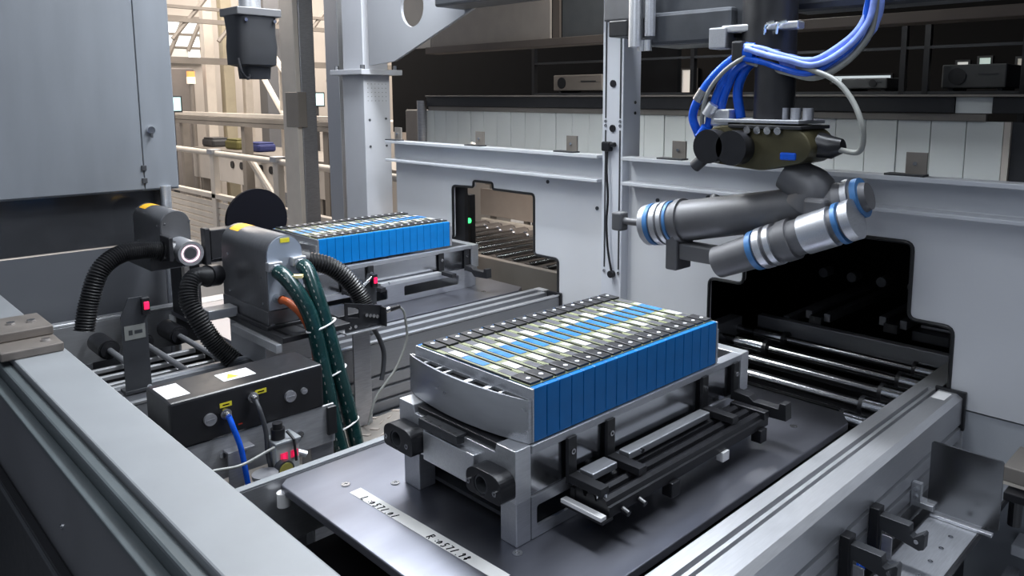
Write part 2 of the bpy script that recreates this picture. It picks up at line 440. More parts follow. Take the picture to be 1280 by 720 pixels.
# white frame bar in the foreground
fr = thing('machine_guard', 'white painted guard frame bar running along the lower left foreground', 'frame', (0.45, 1.6, 0))
link('top_bar', MB().box(0.388, 0.508, 0.30, 3.28, 0.86, 1.0, 0.004), WHITE, fr)
link('edge_gasket', MB().box(0.362, 0.387, 0.30, 3.28, 0.93, 0.985, 0.005), GASKET, fr, label='dark green-grey sealing strip along the bar')
link('front_panel', MB().box(0.345, 0.362, 0.30, 3.28, 0.0, 0.955, 0.002), FRAMED, fr, label='dark grey lower panel')
link('edge_lip', MB().box(0.335, 0.362, 0.30, 3.28, 0.945, 0.956, 0.002), GASKET, fr)
screw(fr, (0.345, 1.76, 0.80), 'x', 0.007, CHROME)
cvp = thing('access_cover', 'black cover plate with rounded corner at the lower left edge', 'cover', (0.32, 1.9, 0.4))
link('plate', MB().prism(rrect(1.50, 2.6, 0.2, 0.72, 0.03), 'x', 0.322, 0.344, bev=0.004), BLACK, cvp)
link('rim', MB().tube([(0.322, y, z) for y, z in rrect(1.505, 2.595, 0.205, 0.715, 0.03)], 0.005, 8, closed=True), DARK, cvp, True)

bk = thing('hinge_block', 'brownish steel clamp block bolted across the white frame bar', 'bracket', (0.45, 2.4, 1.0))
link('base_block', MB().box(0.36, 0.50, 2.34, 2.56, 1.001, 1.024, 0.003), BRASSB, bk)
link('top_block', MB().box(0.36, 0.50, 2.44, 2.62, 1.025, 1.050, 0.003), BRASSB, bk)
for x, y in ((0.42, 2.53), (0.465, 2.52)): link('bolt', MB().cyl((x, y, 1.050), (x, y, 1.056), 0.011, 6), NICK, bk)
link('bolt', MB().cyl((0.47, 2.39, 1.024), (0.47, 2.39, 1.030), 0.010, 16), CHROME, bk)

# ================================================================ CONVEYORS
def conveyor(label, y0, y1, ro, lro, xs, near, xin):
    # y0,y1: inner rail edges; rails are 'ro' wide outside them
    t = thing('roller_conveyor', label, 'conveyor', (1.4, (y0 + y1) / 2, 0))
    # right-hand (near) rail, T-slot profile
    a = y0; o = y0 - ro
    prof = [(a, 0.850), (a - 0.033, 0.850), (a - 0.034, 0.825), (a - 0.044, 0.825), (a - 0.045, 0.850), (a - 0.054, 0.850), (a - 0.055, 0.828), (a - 0.062, 0.828), (a - 0.063, 0.850),
            (o + 0.016, 0.850), (o, 0.840)]
    if not near:
        prof = [(a, 0.850), (a - 0.028, 0.850), (a - 0.029, 0.820), (a - 0.052, 0.820), (a - 0.053, 0.846), (a - 0.080, 0.846), (a - 0.081, 0.815), (a - 0.125, 0.815), (a - 0.126, 0.846), (o + 0.006, 0.846), (o, 0.842)]
    z = 0.765 if near else 0.735
    while z > 0.40:
        prof += [(o, z), (o + 0.012, z - 0.003), (o + 0.012, z - 0.010), (o, z - 0.013)]
        z -= 0.045
    prof += [(o, 0.36), (a, 0.36)]
    link('side_rail', MB().prism(prof, 'x', 0.56, 2.268), ANOD if near else ANOD3, t)
    if not near: link('edge_strip', MB().box(0.56, 2.268, o - 0.002, o + 0.006, 0.846, 0.852), ALUB, t)
    link('rail_end_cap', MB().box(2.268, 2.2795, o - 0.008, o + 0.075, 0.745, 0.858, 0.002), BLACKP, t)
    link('inner_rail', MB().prism([(a, 0.850), (a - 0.062, 0.850), (a - 0.062, 0.70), (a, 0.70)], 'x', 2.27, xin), ANOD, t)
    lprof = [(y1, 0.850), (y1 + lro * .4, 0.850), (y1 + lro * .45, 0.843), (y1 + lro * .55, 0.843), (y1 + lro * .6, 0.850), (y1 + lro, 0.850), (y1 + lro, 0.70), (y1, 0.70)]
    link('side_rail', MB().prism(lprof, 'x', 0.56, 2.268), ANOD, t, label='far side rail with a bright top edge')
    link('inner_rail', MB().prism([(y1 - 0.03, 0.845), (y1 + 0.02, 0.845), (y1 + 0.02, 0.72), (y1 - 0.03, 0.72)], 'x', 2.27, xin), ANOD2, t)
    for i, x in enumerate(xs):
        r = link('roller', MB().cyl((x, y0 + 0.002, 0.8005), (x, y1 - 0.002, 0.8005), 0.0165, 16), ROLLER, t, True)
        link('drive_sleeve', MB().cyl((x, y0 + 0.001, 0.8005), (x, y0 + 0.085, 0.8005), 0.0285, 24), CHROME, r, True)
        link('idle_sleeve', MB().cyl((x, y1 - 0.22, 0.8005), (x, y1 - 0.11, 0.8005), 0.0285, 24), CHROME, r, True)
        rb = MB().cyl((x, y0 + 0.085, 0.8005), (x, y0 + 0.097, 0.8005), 0.030, 24).cyl((x, y1 - 0.235, 0.8005), (x, y1 - 0.22, 0.8005), 0.030, 24)
        link('collar', rb, BLACKP, r, True)
    link('bed_pan', MB().box(0.60, xin, y0, y1, 0.66, 0.672), DARKIN, t)
    for x in (0.72, 2.1):
        for y in (y0 - 0.04, y1 + 0.012): link('leg', MB().box(x - 0.04, x + 0.04, y - 0.012, y + 0.012, 0.0, 0.70, 0.003), ANOD2, t)
    return t
XS = [1.98 + 0.137 * i for i in range(5)]
c1 = conveyor('near roller conveyor carrying the dark blue battery module into the dark opening', 0.757, 1.537, 0.127, 0.022, XS, True, 2.55)
tag(link('rail_sticker', MB().box(2.19, 2.255, 0.655, 0.69, 0.8502, 0.8510), PAPER), 'small blank white sticker on the near conveyor rail by the wall', 'sticker')
c2 = conveyor('far roller conveyor carrying the blue module and the laser heads', 2.380, 3.156, 0.160, 0.09, [2.24], False, 2.305)
# bright top strip and open bed of the far conveyor on the left
link('edge_strip', MB().box(0.56, 1.0, 2.364, 2.380, 0.850, 0.857, 0.001), ALUB, c2)
link('edge_strip', MB().box(0.56, 1.1, 3.157, 3.172, 0.850, 0.858, 0.001), ALUB, c2)
link('edge_strip', MB().box(0.56, 1.9, 1.538, 1.558, 0.850, 0.855, 0.001), WHITE, c1)
for i in range(5):
    y = 2.44 + i * 0.085
    link('bed_slat', MB().box(0.58, 0.99, y, y + 0.018, 0.772, 0.786, 0.002), ANOD, c2)
for x in (0.755, 0.865, 0.985):
    r = link('shaft', MB().cyl((x, 2.40, 0.805), (x, 3.12, 0.805), 0.010, 12), ANOD2, c2, True)
    link('end_roller', MB().cyl((x, 2.92, 0.805), (x, 3.05, 0.805), 0.034, 24).cyl((x, 2.91, 0.805), (x, 2.92, 0.805), 0.028, 24), BLACKP, r, True)

# carrier plates
def carrier(name, label, dx, dy):
    t = thing(name, label, 'plate', (1.3 + dx, 1.147 + dy, 0.83))
    pl = [(0.715, 0.780), (1.86, 0.780), (1.915, 0.82), (1.915, 1.478), (1.86, 1.532), (0.715, 1.532), (0.694, 1.512), (0.694, 0.800)]
    link('slab', MB().prism([(x + dx, y + dy) for x, y in pl], 'z', 0.831, 0.850, bev=0.0025), PLATE, t)
    for x, y in ((0.870, 1.344), (0.792, 1.414), (0.878, 0.964), (1.74, 0.87), (1.80, 1.45)): screw(t, (x + dx, y + dy, 0.850), 'z', 0.0095, NICK, h=0.002)
    link('corner_bumper', MB().cyl((0.70 + dx, 1.515 + dy, 0.800), (0.70 + dx, 1.515 + dy, 0.8305), 0.014, 20), PAPER, t, True, label='white plastic corner bumper')
    return t
p1 = carrier('carrier_plate', 'grey milled carrier plate with a strip of marked white tape', 0, 0)
p2 = carrier('carrier_plate', 'grey carrier plate without tape on the far conveyor', 0.34, 1.62)
# tape with handwriting
def strip(a, b, wd, z0, z1):
    a, b = Vector(a), Vector(b); d = (b - a).normalized(); n = Vector((-d.y, d.x)) * wd / 2
    return [((a + n).x, (a + n).y), ((a - n).x, (a - n).y), ((b - n).x, (b - n).y), ((b + n).x, (b + n).y)]
TA, TB, TW = (0.793, 1.378), (0.812, 0.925), 0.027
tp = link('tape_strip', MB().prism(strip(TA, TB, TW, 0, 0), 'z', 0.8502, 0.8510), TAPE, p1, label='white tape strip with two handwritten lines')
GLY = {'L': [[(0.1, 1), (0.0, 0), (0.45, 0.02)]], 'R': [[(0.1, 1), (0, 0)], [(0.08, 1), (0.5, 0.95), (0.5, 0.6), (0.06, 0.5), (0.5, 0)]], ':': [[(0.15, 0.65), (0.17, 0.58)], [(0.12, 0.25), (0.14, 0.18)]],
       '0': [[(0.25, 0.75), (0.05, 0.45), (0.15, 0.05), (0.4, 0.2), (0.42, 0.6), (0.25, 0.75)]], '5': [[(0.5, 0.95), (0.18, 0.92), (0.12, 0.55), (0.4, 0.5), (0.38, 0.1), (0.05, 0.0)]],
       '7': [[(0.05, 0.95), (0.5, 0.95), (0.2, 0.0)]], '1': [[(0.35, 1.0), (0.1, 0.0)]], '.': [[(0.1, 0.02), (0.14, 0.0)]],
       '9': [[(0.45, 0.75), (0.25, 0.95), (0.08, 0.7), (0.3, 0.5), (0.45, 0.8), (0.25, 0.0)]], '8': [[(0.4, 0.8), (0.2, 0.95), (0.12, 0.7), (0.38, 0.3), (0.22, 0.02), (0.05, 0.2), (0.4, 0.7), (0.42, 0.85)]]}
def handwriting(txt, x, y, h, adv):
    mb = MB(); d = (Vector(TB) - Vector(TA)).normalized(); n = Vector((-d.y, d.x))   # d: reading direction, n: up
    cur = 0
    for ch in txt:
        if ch == ' ': cur += adv * 0.5; continue
        for st in GLY[ch]:
            path = []
            for u, v in st:
                q = Vector((x, y)) + d * (cur + (u + 0.18 * v) * h) + n * (v * h)
                path.append((q.x, q.y, 0.8512))
            mb.tube(path, 0.0012, 6)
        cur += adv * (0.5 if ch in ':.' else 1)
    return mb
link('handwriting', handwriting('L :0571.01', 0.782, 1.338, 0.0150, 0.0138), INK, tp, stuff=True)
link('handwriting', handwriting('R :0571.98', 0.792, 1.125, 0.0150, 0.0138), INK, tp, stuff=True)

# ================================================================ FIXTURE
def fixture(label):
    t = thing('module_fixture', label, 'fixture', (1.3, 1.16, 0.85))
    fp = [(0.977, 0.936), (0.977, 1.038), (1.030, 1.038), (1.034, 1.020), (1.288, 1.020), (1.293, 1.037), (1.345, 1.037), (1.345, 0.936)]
    link('front_beam', MB().prism(fp, 'x', 0.886, 0.925, bev=0.0015), ALUB, t)
    link('front_bar', MB().box(0.874, 0.887, 1.082, 1.245, 0.937, 1.000, 0.002), ALUB, t)
    link('back_beam', MB().box(1.655, 1.692, 0.977, 1.345, 0.936, 1.036, 0.002), ALUB, t)
    link('rubber_pad', MB().box(0.892, 0.935, 1.036, 1.286, 1.0205, 1.034, 0.002), BLACKP, t)
    pp = link('hole_plate', MB().box(0.868, 0.91, 1.125, 1.25, 1.0205, 1.0265, 0.001).box(0.868, 0.8855, 1.125, 1.25, 1.008, 1.0205), DARK, t)
    link('bolt_hole', MB().cyl((0.876, 1.14, 1.0265), (0.876, 1.14, 1.0272), 0.0035, 10).cyl((0.876, 1.158, 1.0265), (0.876, 1.158, 1.0272), 0.0035, 10).cyl((0.876, 1.188, 1.0265), (0.876, 1.188, 1.0272), 0.0035, 10).cyl((0.876, 1.218, 1.0265), (0.876, 1.218, 1.0272), 0.0035, 10).cyl((0.876, 1.234, 1.0265), (0.876, 1.234, 1.0272), 0.0035, 10), BLACK, pp)
    for yc, w2 in ((1.300, 0.052), (1.026, 0.050)):
        b = link('bushing_block', MB().prism(rounded([(yc - w2, 0.945), (yc + w2, 0.945), (yc + w2, 0.985), (yc + w2 - 0.02, 0.998), (yc - w2 + 0.02, 0.998), (yc - w2, 0.985)], 0.012), 'x', 0.850, 0.886, holes=[circ(yc + 0.008, 0.968, 0.019)], bev=0.001), BLACKP, t)
        link('bore', MB().annulus((0.852, yc + 0.008, 0.968), (0.885, yc + 0.008, 0.968), 0.0185, 0.015), DARK, b, True)
        for dy in (-0.034, 0.040): link('bolt', MB().annulus((0.850, yc + dy, 0.966), (0.847, yc + dy, 0.966), 0.0055, 0.0025, 14), NICK, b)
    link('leg', MB().box(0.888, 0.930, 1.280, 1.335, 0.850, 0.936, 0.002), ALU, t)
    link('leg', MB().box(0.888, 0.925, 0.977, 1.022, 0.850, 0.936, 0.002), ALU, t)
    link('leg', MB().box(1.63, 1.685, 1.280, 1.335, 0.850, 0.936, 0.002), ALU, t)
    link('leg', MB().box(1.63, 1.685, 0.990, 1.035, 0.850, 0.936, 0.002), ALU, t)
    sk = [(0.926, 0.851), (1.655, 0.851), (1.655, 0.935), (0.926, 0.935)]
    link('side_skirt', MB().prism(sk, 'y', 0.977, 0.984, holes=[rrect(0.940, 1.22, 0.873, 0.914, 0.006), rrect(1.30, 1.58, 0.873, 0.914, 0.006)]), ALU, t)
    link('side_skirt', MB().prism(sk, 'y', 1.336, 1.343), ALU, t)
    for y0, y1 in ((0.982, 0.994), (1.328, 1.340)):
        link('side_panel', MB().box(0.926, 1.655, y0, y1, 0.937, 1.020, 0.001), POLISH, t)
        link('top_rail', MB().box(0.926, 1.655, y0 - 0.008, y1 + 0.008, 1.021, 1.037, 0.0015), ALU, t)
    link('floor_tray', MB().box(0.93, 1.65, 0.995, 1.327, 0.860, 0.868), DARK, t)
    link('cross_bar', MB().box(1.27, 1.30, 0.995, 1.327, 0.94, 1.02, 0.002), ALU, t)
    # black straps, each with an arm
    for i, x in enumerate((1.028, 1.143, 1.485, 1.622)):
        s_ = link('strap', MB().box(x - 0.012, x + 0.012, 0.968, 0.976, 0.930, 1.024, 0.001), BLACK, t)
        link('bolt', MB().annulus((x, 0.968, 0.995), (x, 0.965, 0.995), 0.006, 0.0028, 14), NICK, s_)
        if i < 3:
            link('arm', MB().box(x - 0.012, x + 0.012, 0.885, 0.968, 0.934, 0.950, 0.001), BLACK, s_)
        else:
            hk = [(0.968, 0.955), (0.925, 0.952), (0.912, 0.943), (0.845, 0.943), (0.842, 0.958), (0.826, 0.958), (0.824, 0.918), (0.905, 0.914), (0.925, 0.930), (0.968, 0.932)]
            link('hook_arm', MB().prism(hk, 'x', x - 0.014, x + 0.014, bev=0.001), BLACK, s_)
    link('clamp_block', MB().box(1.045, 1.118, 0.930, 0.966, 0.940, 0.954, 0.002), ALU, t)
    link('clamp_bar', MB().box(1.165, 1.46, 0.938, 0.966, 0.938, 0.953, 0.002), ALUB, t)
    link('clamp_bolt', MB().cyl((1.20, 0.935, 0.95), (1.20, 0.930, 0.95), 0.005, 12), CHROME, t)
    return t
fx1 = fixture('aluminium fixture with black straps under the dark blue battery module')
def bundle(label):
    t = thing('cable_rail', label, 'rail', (1.3, 0.91, 0.89))
    prof = [(0.868, 0.898), (0.962, 0.898), (0.962, 0.918)]
    for c in (0.945, 0.915, 0.885): prof += [(c + 0.012, 0.919), (c + 0.009, 0.928), (c, 0.932), (c - 0.009, 0.928), (c - 0.012, 0.919)]
    prof += [(0.868, 0.918)]
    link('black_bar', MB().prism(prof, 'x', 1.022, 1.605), BLACKP, t)
    link('end_plate', MB().box(0.998, 1.014, 0.868, 0.972, 0.899, 0.907, 0.001), PAPER, t, label='pale end plate')
    link('end_tab', MB().box(1.000, 1.030, 0.866, 0.974, 0.893, 0.8985), BLACK, t)
    for x in (1.22, 1.57): link('foot', MB().box(x - 0.014, x + 0.014, 0.858, 0.885, 0.868, 0.900, 0.002), BLACKP, t)
    link('sensor_clip', MB().box(1.40, 1.425, 0.862, 0.880, 0.876, 0.898, 0.001), PAPER, t)
    for x in (1.06, 1.11): link('cable_end', MB().cyl((x, 0.868, 0.902), (x, 0.852, 0.898), 0.006, 12), BLACKP, t)
    link('end_block', MB().box(1.580, 1.602, 0.864, 0.960, 0.917, 0.936, 0.002), BLACKP, t)
    for x, y in ((1.03, 0.952), (1.03, 0.905), (1.03, 0.885)): link('bolt', MB().cyl((x, y, 0.918), (x, y, 0.938), 0.004, 10), CHROME, t)
    link('hanger', MB().box(1.02, 1.60, 0.955, 0.9665, 0.900, 0.925), BLACK, t)
    return t
cr = bundle('black ribbed double rail hung beside the near fixture')
copy_tree(cr, (0.02, 0.515, 0), 'black ribbed rail with a white end plate on the hidden side of the near fixture')
copy_tree(fx1, (0.45, 1.62, 0), 'aluminium fixture under the bright blue module on the far conveyor')

# ================================================================ BATTERY MODULE
NC = 18; X0, X1, YA, YB, ZB, ZT = 0.936, 1.543, 0.980, 1.347, 1.039, 1.144
PITCH = (X1 - X0) / NC
def battery(label):
    t = thing('battery_module', label, 'battery module', (1.24, 1.163, 1.038))
    # end plates: flange plus bowed web extrusion
    for side in (0, 1):
        sg = -1 if side == 0 else 1; xb = X0 if side == 0 else X1
        e = link('end_plate', MB().box(xb, xb + sg * 0.004, YA, YB, ZB, ZT - 0.002), ALU, t)
        n = 24; outer = []; inner = []
        for k in range(n + 1):
            y = YA + 0.004 + (YB + 0.012 - YA - 0.004) * k / n
            bow = 0.024 * math.sin(PI * k / n) ** 0.8 + 0.006
            outer.append((xb + sg * (0.005 + bow), y)); inner.append((xb + sg * (0.005 + bow * 0.9 - 0.0022), y))
        link('bowed_shell', MB().prism(outer + inner[::-1], 'z', ZB, 1.122), ENDP, e, True)
        link('back_web', MB().box(xb + sg * 0.0042, xb + sg * 0.0075, YA + 0.004, YB + 0.010, ZB, 1.122), ALUB, e)
        wb = MB()
        for q in (0.20, 0.30, 0.45, 0.64, 0.72, 0.85):
            y = YA + (YB - YA) * q; bow = 0.024 * math.sin(PI * q) ** 0.8 + 0.006
            wb.box(xb + sg * 0.0072, xb + sg * (0.005 + bow * .9 - .002), y - (0.006 if q in (.45, .30) else 0.003), y + (0.006 if q in (.45, .30) else 0.003), ZB, 1.1218)
        link('rib', wb, ALUB, e)
        link('core', MB().prism([(xb + sg * 0.008, YA + 0.01)] + [(x - sg * 0.001, y) for x, y in inner[1:-1]] + [(xb + sg * 0.008, YB)], 'z', ZB, 1.1165), DARKIN, e)
        link('side_lip', MB().box(xb, xb + sg * 0.012, YA + 0.002, YA + 0.007, ZB, 1.122), ALU, e)
    first = None
    for i in range(NC):
        dx = i * PITCH
        if i == 0 or i == 1:
            f = MB().box(X0 + dx + 0.0006, X0 + dx + PITCH - 0.0006, YA, YB, ZB, ZT - 0.001, 0.0015)
            c = link('cell', f, BLUEW, t)
            x0, x1 = X0 + dx + 0.002, X0 + dx + PITCH - 0.002
            x0, x1 = X0 + dx + 0.001, X0 + dx + PITCH - 0.001
            link('top_cover', MB().box(x0, x1, YA + 0.012, YB - 0.012, ZT - 0.002, ZT + 0.0006), OLIVE, c)
            m = (lambda y: y) if i == 0 else (lambda y: YA + YB - y)
            xa, xb = x0 + 0.0105, x1 - 0.003
            for a, b_ in ((1.046, 1.096), (1.236, 1.284)): link('cover_plate', MB().box(xa, xb, m(a), m(b_), ZT, ZT + 0.0012), GREYT, c)
            link('blue_film', MB().box(x0 + 0.0095, xb - 0.001, 1.138, 1.205, ZT, ZT + 0.0016), BLUEF, c)
            link('white_label', MB().box(x0 + 0.008, xb, m(1.206), m(1.250), ZT + 0.0012, ZT + 0.0022), CELLW, c)
            link('white_label', MB().box(xa + 0.003, xb, m(1.103), m(1.126), ZT, ZT + 0.0014), CELLW, c)
            link('divider', MB().box(x0 - 0.001, x0 + 0.0012, YA + 0.07 + 0.03 * i, YB - 0.10 + 0.03 * i, ZT, ZT + 0.0025), BLACKP, c)
            for y0, y1, yd in ((YA + 0.014, YA + 0.068, YA + 0.034), (YB - 0.064, YB - 0.014, YB - 0.034)):
                link('terminal', MB().box(x0 + 0.003, x1 - 0.0015, y0, y1, ZT, ZT + 0.0055, 0.0008), PADM, c)
                link('terminal_bolt', MB().cyl((x0 + 0.016, yd, ZT + 0.0055), (x0 + 0.016, yd, ZT + 0.0068), 0.0046, 12), DOTM, c)
            if i == 0: first = c
            else: second = c
        else:
            src = first if i % 2 == 0 else second
            dd = dx - (0 if i % 2 == 0 else PITCH)
            c = src.copy(); COL.objects.link(c); c.parent = t; c.location = (dd, 0, 0); ROOT[c.name] = ROOT[src.name]
            for ch in [q for q in list(S.objects) if q.parent == src]:
                d = ch.copy(); COL.objects.link(d); d.parent = c
    return t
bat = battery('long blue battery module with black terminals on the near fixture')
copy_tree(bat, (0.452, 1.628, 0.008), 'bright blue battery module on the far conveyor behind the laser heads')

# ================================================================ LASER HEADS
def arch(x0, x1, zb, zt, n=14):
    r = (x1 - x0) / 2; c = (x0 + x1) / 2
    return [(x0, zb), (x1, zb)] + [(c + r * math.cos(PI * k / n), zt - r + r * math.sin(PI * k / n)) for k in range(n + 1)]
def laser(name, label, x0, x1, y0, y1, zb, zt, face):
    t = thing(name, label, 'laser head', ((x0 + x1) / 2, (y0 + y1) / 2, zb))
    h = link('housing', MB().prism(arch(x0, x1, zb, zt), 'y', y0, y1, bev=0.001), face[0], t, True)
    xm = (x0 + x1) / 2
    f = link('face_plate', MB().prism(arch(x0 + 0.003, x1 - 0.003, zb + 0.003, zt - 0.003), 'y', y0 - 0.004, y0 - 0.0002), face[1], t, True)
    link('rear_label', MB().prism([(xm + (x1 - x0) / 2 * 1.006 * math.cos(a), zt - (x1 - x0) / 2 + (x1 - x0) / 2 * 1.006 * math.sin(a)) for a in [math.radians(q) for q in range(70, 131, 10)]] +
                              [(xm + (x1 - x0) / 2 * 0.99 * math.cos(a), zt - (x1 - x0) / 2 + (x1 - x0) / 2 * 0.99 * math.sin(a)) for a in [math.radians(q) for q in range(130, 69, -10)]], 'y', y1 - 0.085, y1 - 0.02), ORANL, t, label='orange warning label')
    for y, z in ((y0 + 0.03, zb + 0.10), (y0 + 0.03, zb + 0.02), (y1 - 0.05, zb + 0.14), (y1 - 0.05, zb + 0.02)):
        link('screw', MB().cyl((x0, y, z), (x0 - 0.002, y, z), 0.004, 10), CHROME, t)
    return t, f
SH = mat('laser_housing_steel', (0.19, 0.19, 0.20), 0.36, 0.75, 0.1, 14, 0.03, (2, 14, 2))
FACE = mat('laser_face_steel', (0.40, 0.44, 0.50), 0.34, 0.45, 0.06, 14, 0.02)
FACED = mat('laser_face_grey', (0.13, 0.13, 0.135), 0.4, 0.6, 0.06, 14)
L1, f1 = laser('laser_scanner', 'stainless arched laser head with green hoses in the middle', 0.998, 1.114, 2.20, 2.52, 1.035, 1.263, (SH, FACE))
yl = link('yellow_label', MB().box(1.043, 1.072, 2.1935, 2.1955, 1.240, 1.253), YELL, f1)
for x, z in ((1.016, 1.172), (1.092, 1.178)):
    cn = link('connector', MB().box(x - 0.022, x + 0.022, 2.172, 2.197, z - 0.012, z + 0.016, 0.003), ALU, L1)
    link('nut', MB().cyl((x, 2.172, z - 0.004), (x, 2.152, z - 0.010), 0.017, 6), NICK, cn)
link('gland', MB().cyl((1.024, 2.197, 1.073), (1.026, 2.165, 1.073), 0.014, 16), NICK, L1, True)
bs = thing('scanner_pedestal', 'black slotted base plate on a steel block under the middle laser head', 'base', (1.07, 2.33, 0.85))
link('slotted_plate', MB().box(0.985, 1.205, 2.085, 2.52, 0.964, 0.981, 0.002), BLACK, bs)
for x in (1.004, 1.075, 1.15): link('slot', MB().box(x, x + 0.009, 2.105, 2.30, 0.981, 0.9822), DARKIN, bs)
for x, y in ((1.008, 2.35), (1.008, 2.20), (1.008, 2.46), (1.165, 2.22)):
    link('bolt', MB().cyl((x, y, 0.981), (x, y, 0.985), 0.014, 18).cyl((x, y, 0.985), (x, y, 0.995), 0.008, 6), CHROME, bs)
link('edge_plate', MB().box(0.966, 0.984, 2.09, 2.40, 0.938, 0.963, 0.001), ALUB, bs)
link('foot_flange', MB().box(0.985, 1.128, 2.185, 2.53, 0.9815, 0.992, 0.002), BLACK, bs)
link('riser', MB().box(0.995, 1.117, 2.197, 2.522, 0.992, 1.0345, 0.002), SH, bs)
link('support_block', MB().box(0.995, 1.15, 2.225, 2.48, 0.853, 0.9635, 0.002), ALU, bs)
link('side_clamp', MB().box(0.90, 0.99, 2.40, 2.46, 0.985, 1.015, 0.002), ALU, bs)
link('side_foot', MB().box(1.206, 1.30, 2.16, 2.30, 0.966, 0.984, 0.002), BLACK, bs)

L2, f2 = laser('laser_scanner', 'dark arched laser head behind the ring light at left', 0.955, 1.060, 2.95, 3.24, 1.11, 1.265, (SH, FACED))
for x, z in ((0.965, 1.22), (1.05, 1.222)): link('screw', MB().cyl((x + 0.005, 2.946, z), (x + 0.005, 2.944, z), 0.004, 10), NICK, f2)
mt = thing('laser_mount', 'black mounting bracket carrying the ring light camera and left laser head', 'bracket', (1.0, 3.0, 0.85))
link('cross_arm', MB().box(0.90, 1.16, 2.90, 3.20, 1.062, 1.108, 0.003), BLACK, mt)
link('stand', MB().box(1.03, 1.10, 2.99, 3.10, 0.851, 1.062, 0.003), BLACK, mt)
link('side_post', MB().box(1.075, 1.095, 2.86, 2.90, 1.062, 1.20, 0.004), BLACK, mt)
link('clamp_plate', MB().box(1.10, 1.20, 2.87, 2.93, 1.08, 1.19, 0.003), BLACK, mt)
link('clamp_plate', MB().box(0.945, 0.960, 2.84, 2.93, 1.10, 1.185, 0.003), BLACK, mt)
for z in (1.13, 1.10): link('bolt', MB().cyl((1.15, 2.87, z), (1.15, 2.862, z), 0.008, 12), CHROME, mt)
link('cream_leg', MB().box(1.03, 1.05, 2.955, 2.985, 0.851, 1.06, 0.002), CREAM, mt, label='cream coloured upright')
cm = thing('ring_light_camera', 'round camera with a glowing pink white ring light', 'camera', (1.01, 2.9, 1.109))
link('barrel', MB().cyl((1.012, 2.83, 1.122), (1.012, 2.945, 1.125), 0.044, 32), ALU, cm, True)
link('ring', MB().annulus((1.012, 2.830, 1.122), (1.012, 2.826, 1.122), 0.031, 0.026, 40), RINGL, cm, label='glowing ring')
link('bezel', MB().annulus((1.012, 2.830, 1.122), (1.012, 2.824, 1.122), 0.044, 0.034, 40), STEEL, cm)
link('lens', MB().cyl((1.012, 2.831, 1.122), (1.012, 2.828, 1.122), 0.020, 24), DARK, cm)
dc = thing('round_shield', 'flat black round disc standing behind the middle laser head', 'disc', (1.335, 3.0, 0.85))
link('disc', MB().cyl((1.335, 2.995, 1.19), (1.335, 3.010, 1.19), 0.124, 56), mat('matt_black', (0.005, 0.005, 0.008), 0.7, spec=0.08), dc, True)
link('stem', MB().box(1.32, 1.35, 3.010, 3.03, 0.851, 1.19, 0.002), BLACK, dc)

# corrugated and smooth hoses
def bellows(name, label, pts, r, cuff=True, n=90):
    sp = spline(pts, n)
    L = sum((sp[i + 1] - sp[i]).length for i in range(len(sp) - 1))
    k = max(12, int(L / 0.0042)); sp = spline(pts, k)
    rad = [r if i % 2 else r * 0.84 for i in range(len(sp))]
    t = thing(name, label, 'hose', sp[0])
    link('corrugated_tube', MB().tube(sp, rad, 18), RUBBER, t, True)
    if cuff:
        d = (sp[3] - sp[0]).normalized()
        link('cuff', MB().cyl(sp[0] - d * 0.02, sp[0] + d * 0.022, r * 1.18, 24), BLACKP, t, True)
    return t
bellows('bellows_hose', 'black ribbed hose arching right from behind the middle laser head', [(1.215, 2.42, 1.13), (1.308, 2.40, 1.098), (1.372, 2.38, 1.04), (1.411, 2.36, 0.964), (1.415, 2.34, 0.90), (1.405, 2.33, 0.86)], 0.033)
bellows('bellows_hose', 'black ribbed hose dropping left of the middle laser head', [(0.95, 2.485, 1.108), (0.880, 2.45, 1.114), (0.852, 2.42, 1.058), (0.872, 2.39, 0.984), (0.905, 2.37, 0.915), (0.945, 2.345, 0.862)], 0.030)
bellows('bellows_hose', 'black ribbed hose at far left beside the dark panel', [(0.96, 2.90, 1.128), (0.882, 2.90, 1.141), (0.801, 2.88, 1.142), (0.732, 2.86, 1.100), (0.692, 2.85, 1.008), (0.666, 2.84, 0.91)], 0.032)
def hose(name, label, pts, r, m, cat='hose', seg=14, n=60):
    t = tag(link(name, MB().tube(spline(pts, n), r, seg), m, None, True), label, cat)
    return t
def green(label, pts):
    t = thing('coolant_hose', label, 'hose', pts[0])
    sp = spline(pts, 60)
    link('tube', MB().tube(sp, 0.0225, 16), GREENH, t, True)
    dm = MB()
    for i in range(4, 58, 2):      # white printed dashes along the hose
        d = (sp[i + 1] - sp[i]).normalized(); u = Vector((-0.60, -0.74, 0.30)); u = (u - d * u.dot(d)).normalized()
        dm.tube([sp[i] + u * 0.0218, sp[i] + d * 0.008 + u * 0.0218], 0.0014, 6)
    link('printed_dash', dm, GREYH, t, stuff=True)
    return t
g1 = green('left dark green coolant hose with pale dashes and a cream tag', [(1.015, 2.155, 1.162), (1.017, 2.12, 1.152), (1.034, 2.085, 1.112), (1.06, 2.06, 1.038), (1.075, 2.04, 0.929), (1.081, 2.02, 0.835), (1.09, 2.0, 0.713), (1.106, 1.98, 0.60)])
link('tag', MB().prism(strip((1.012, 2.118), (1.055, 2.085), 0.022, 0, 0), 'z', 1.150, 1.158), mat('cream_tag', (0.75, 0.62, 0.30), 0.5), g1, label='cream tag')
g2 = green('right dark green coolant hose leaving the laser face', [(1.093, 2.155, 1.170), (1.090, 2.12, 1.155), (1.094, 2.08, 1.088), (1.109, 2.05, 0.981), (1.125, 2.03, 0.87), (1.143, 2.01, 0.745), (1.161, 1.99, 0.60)])
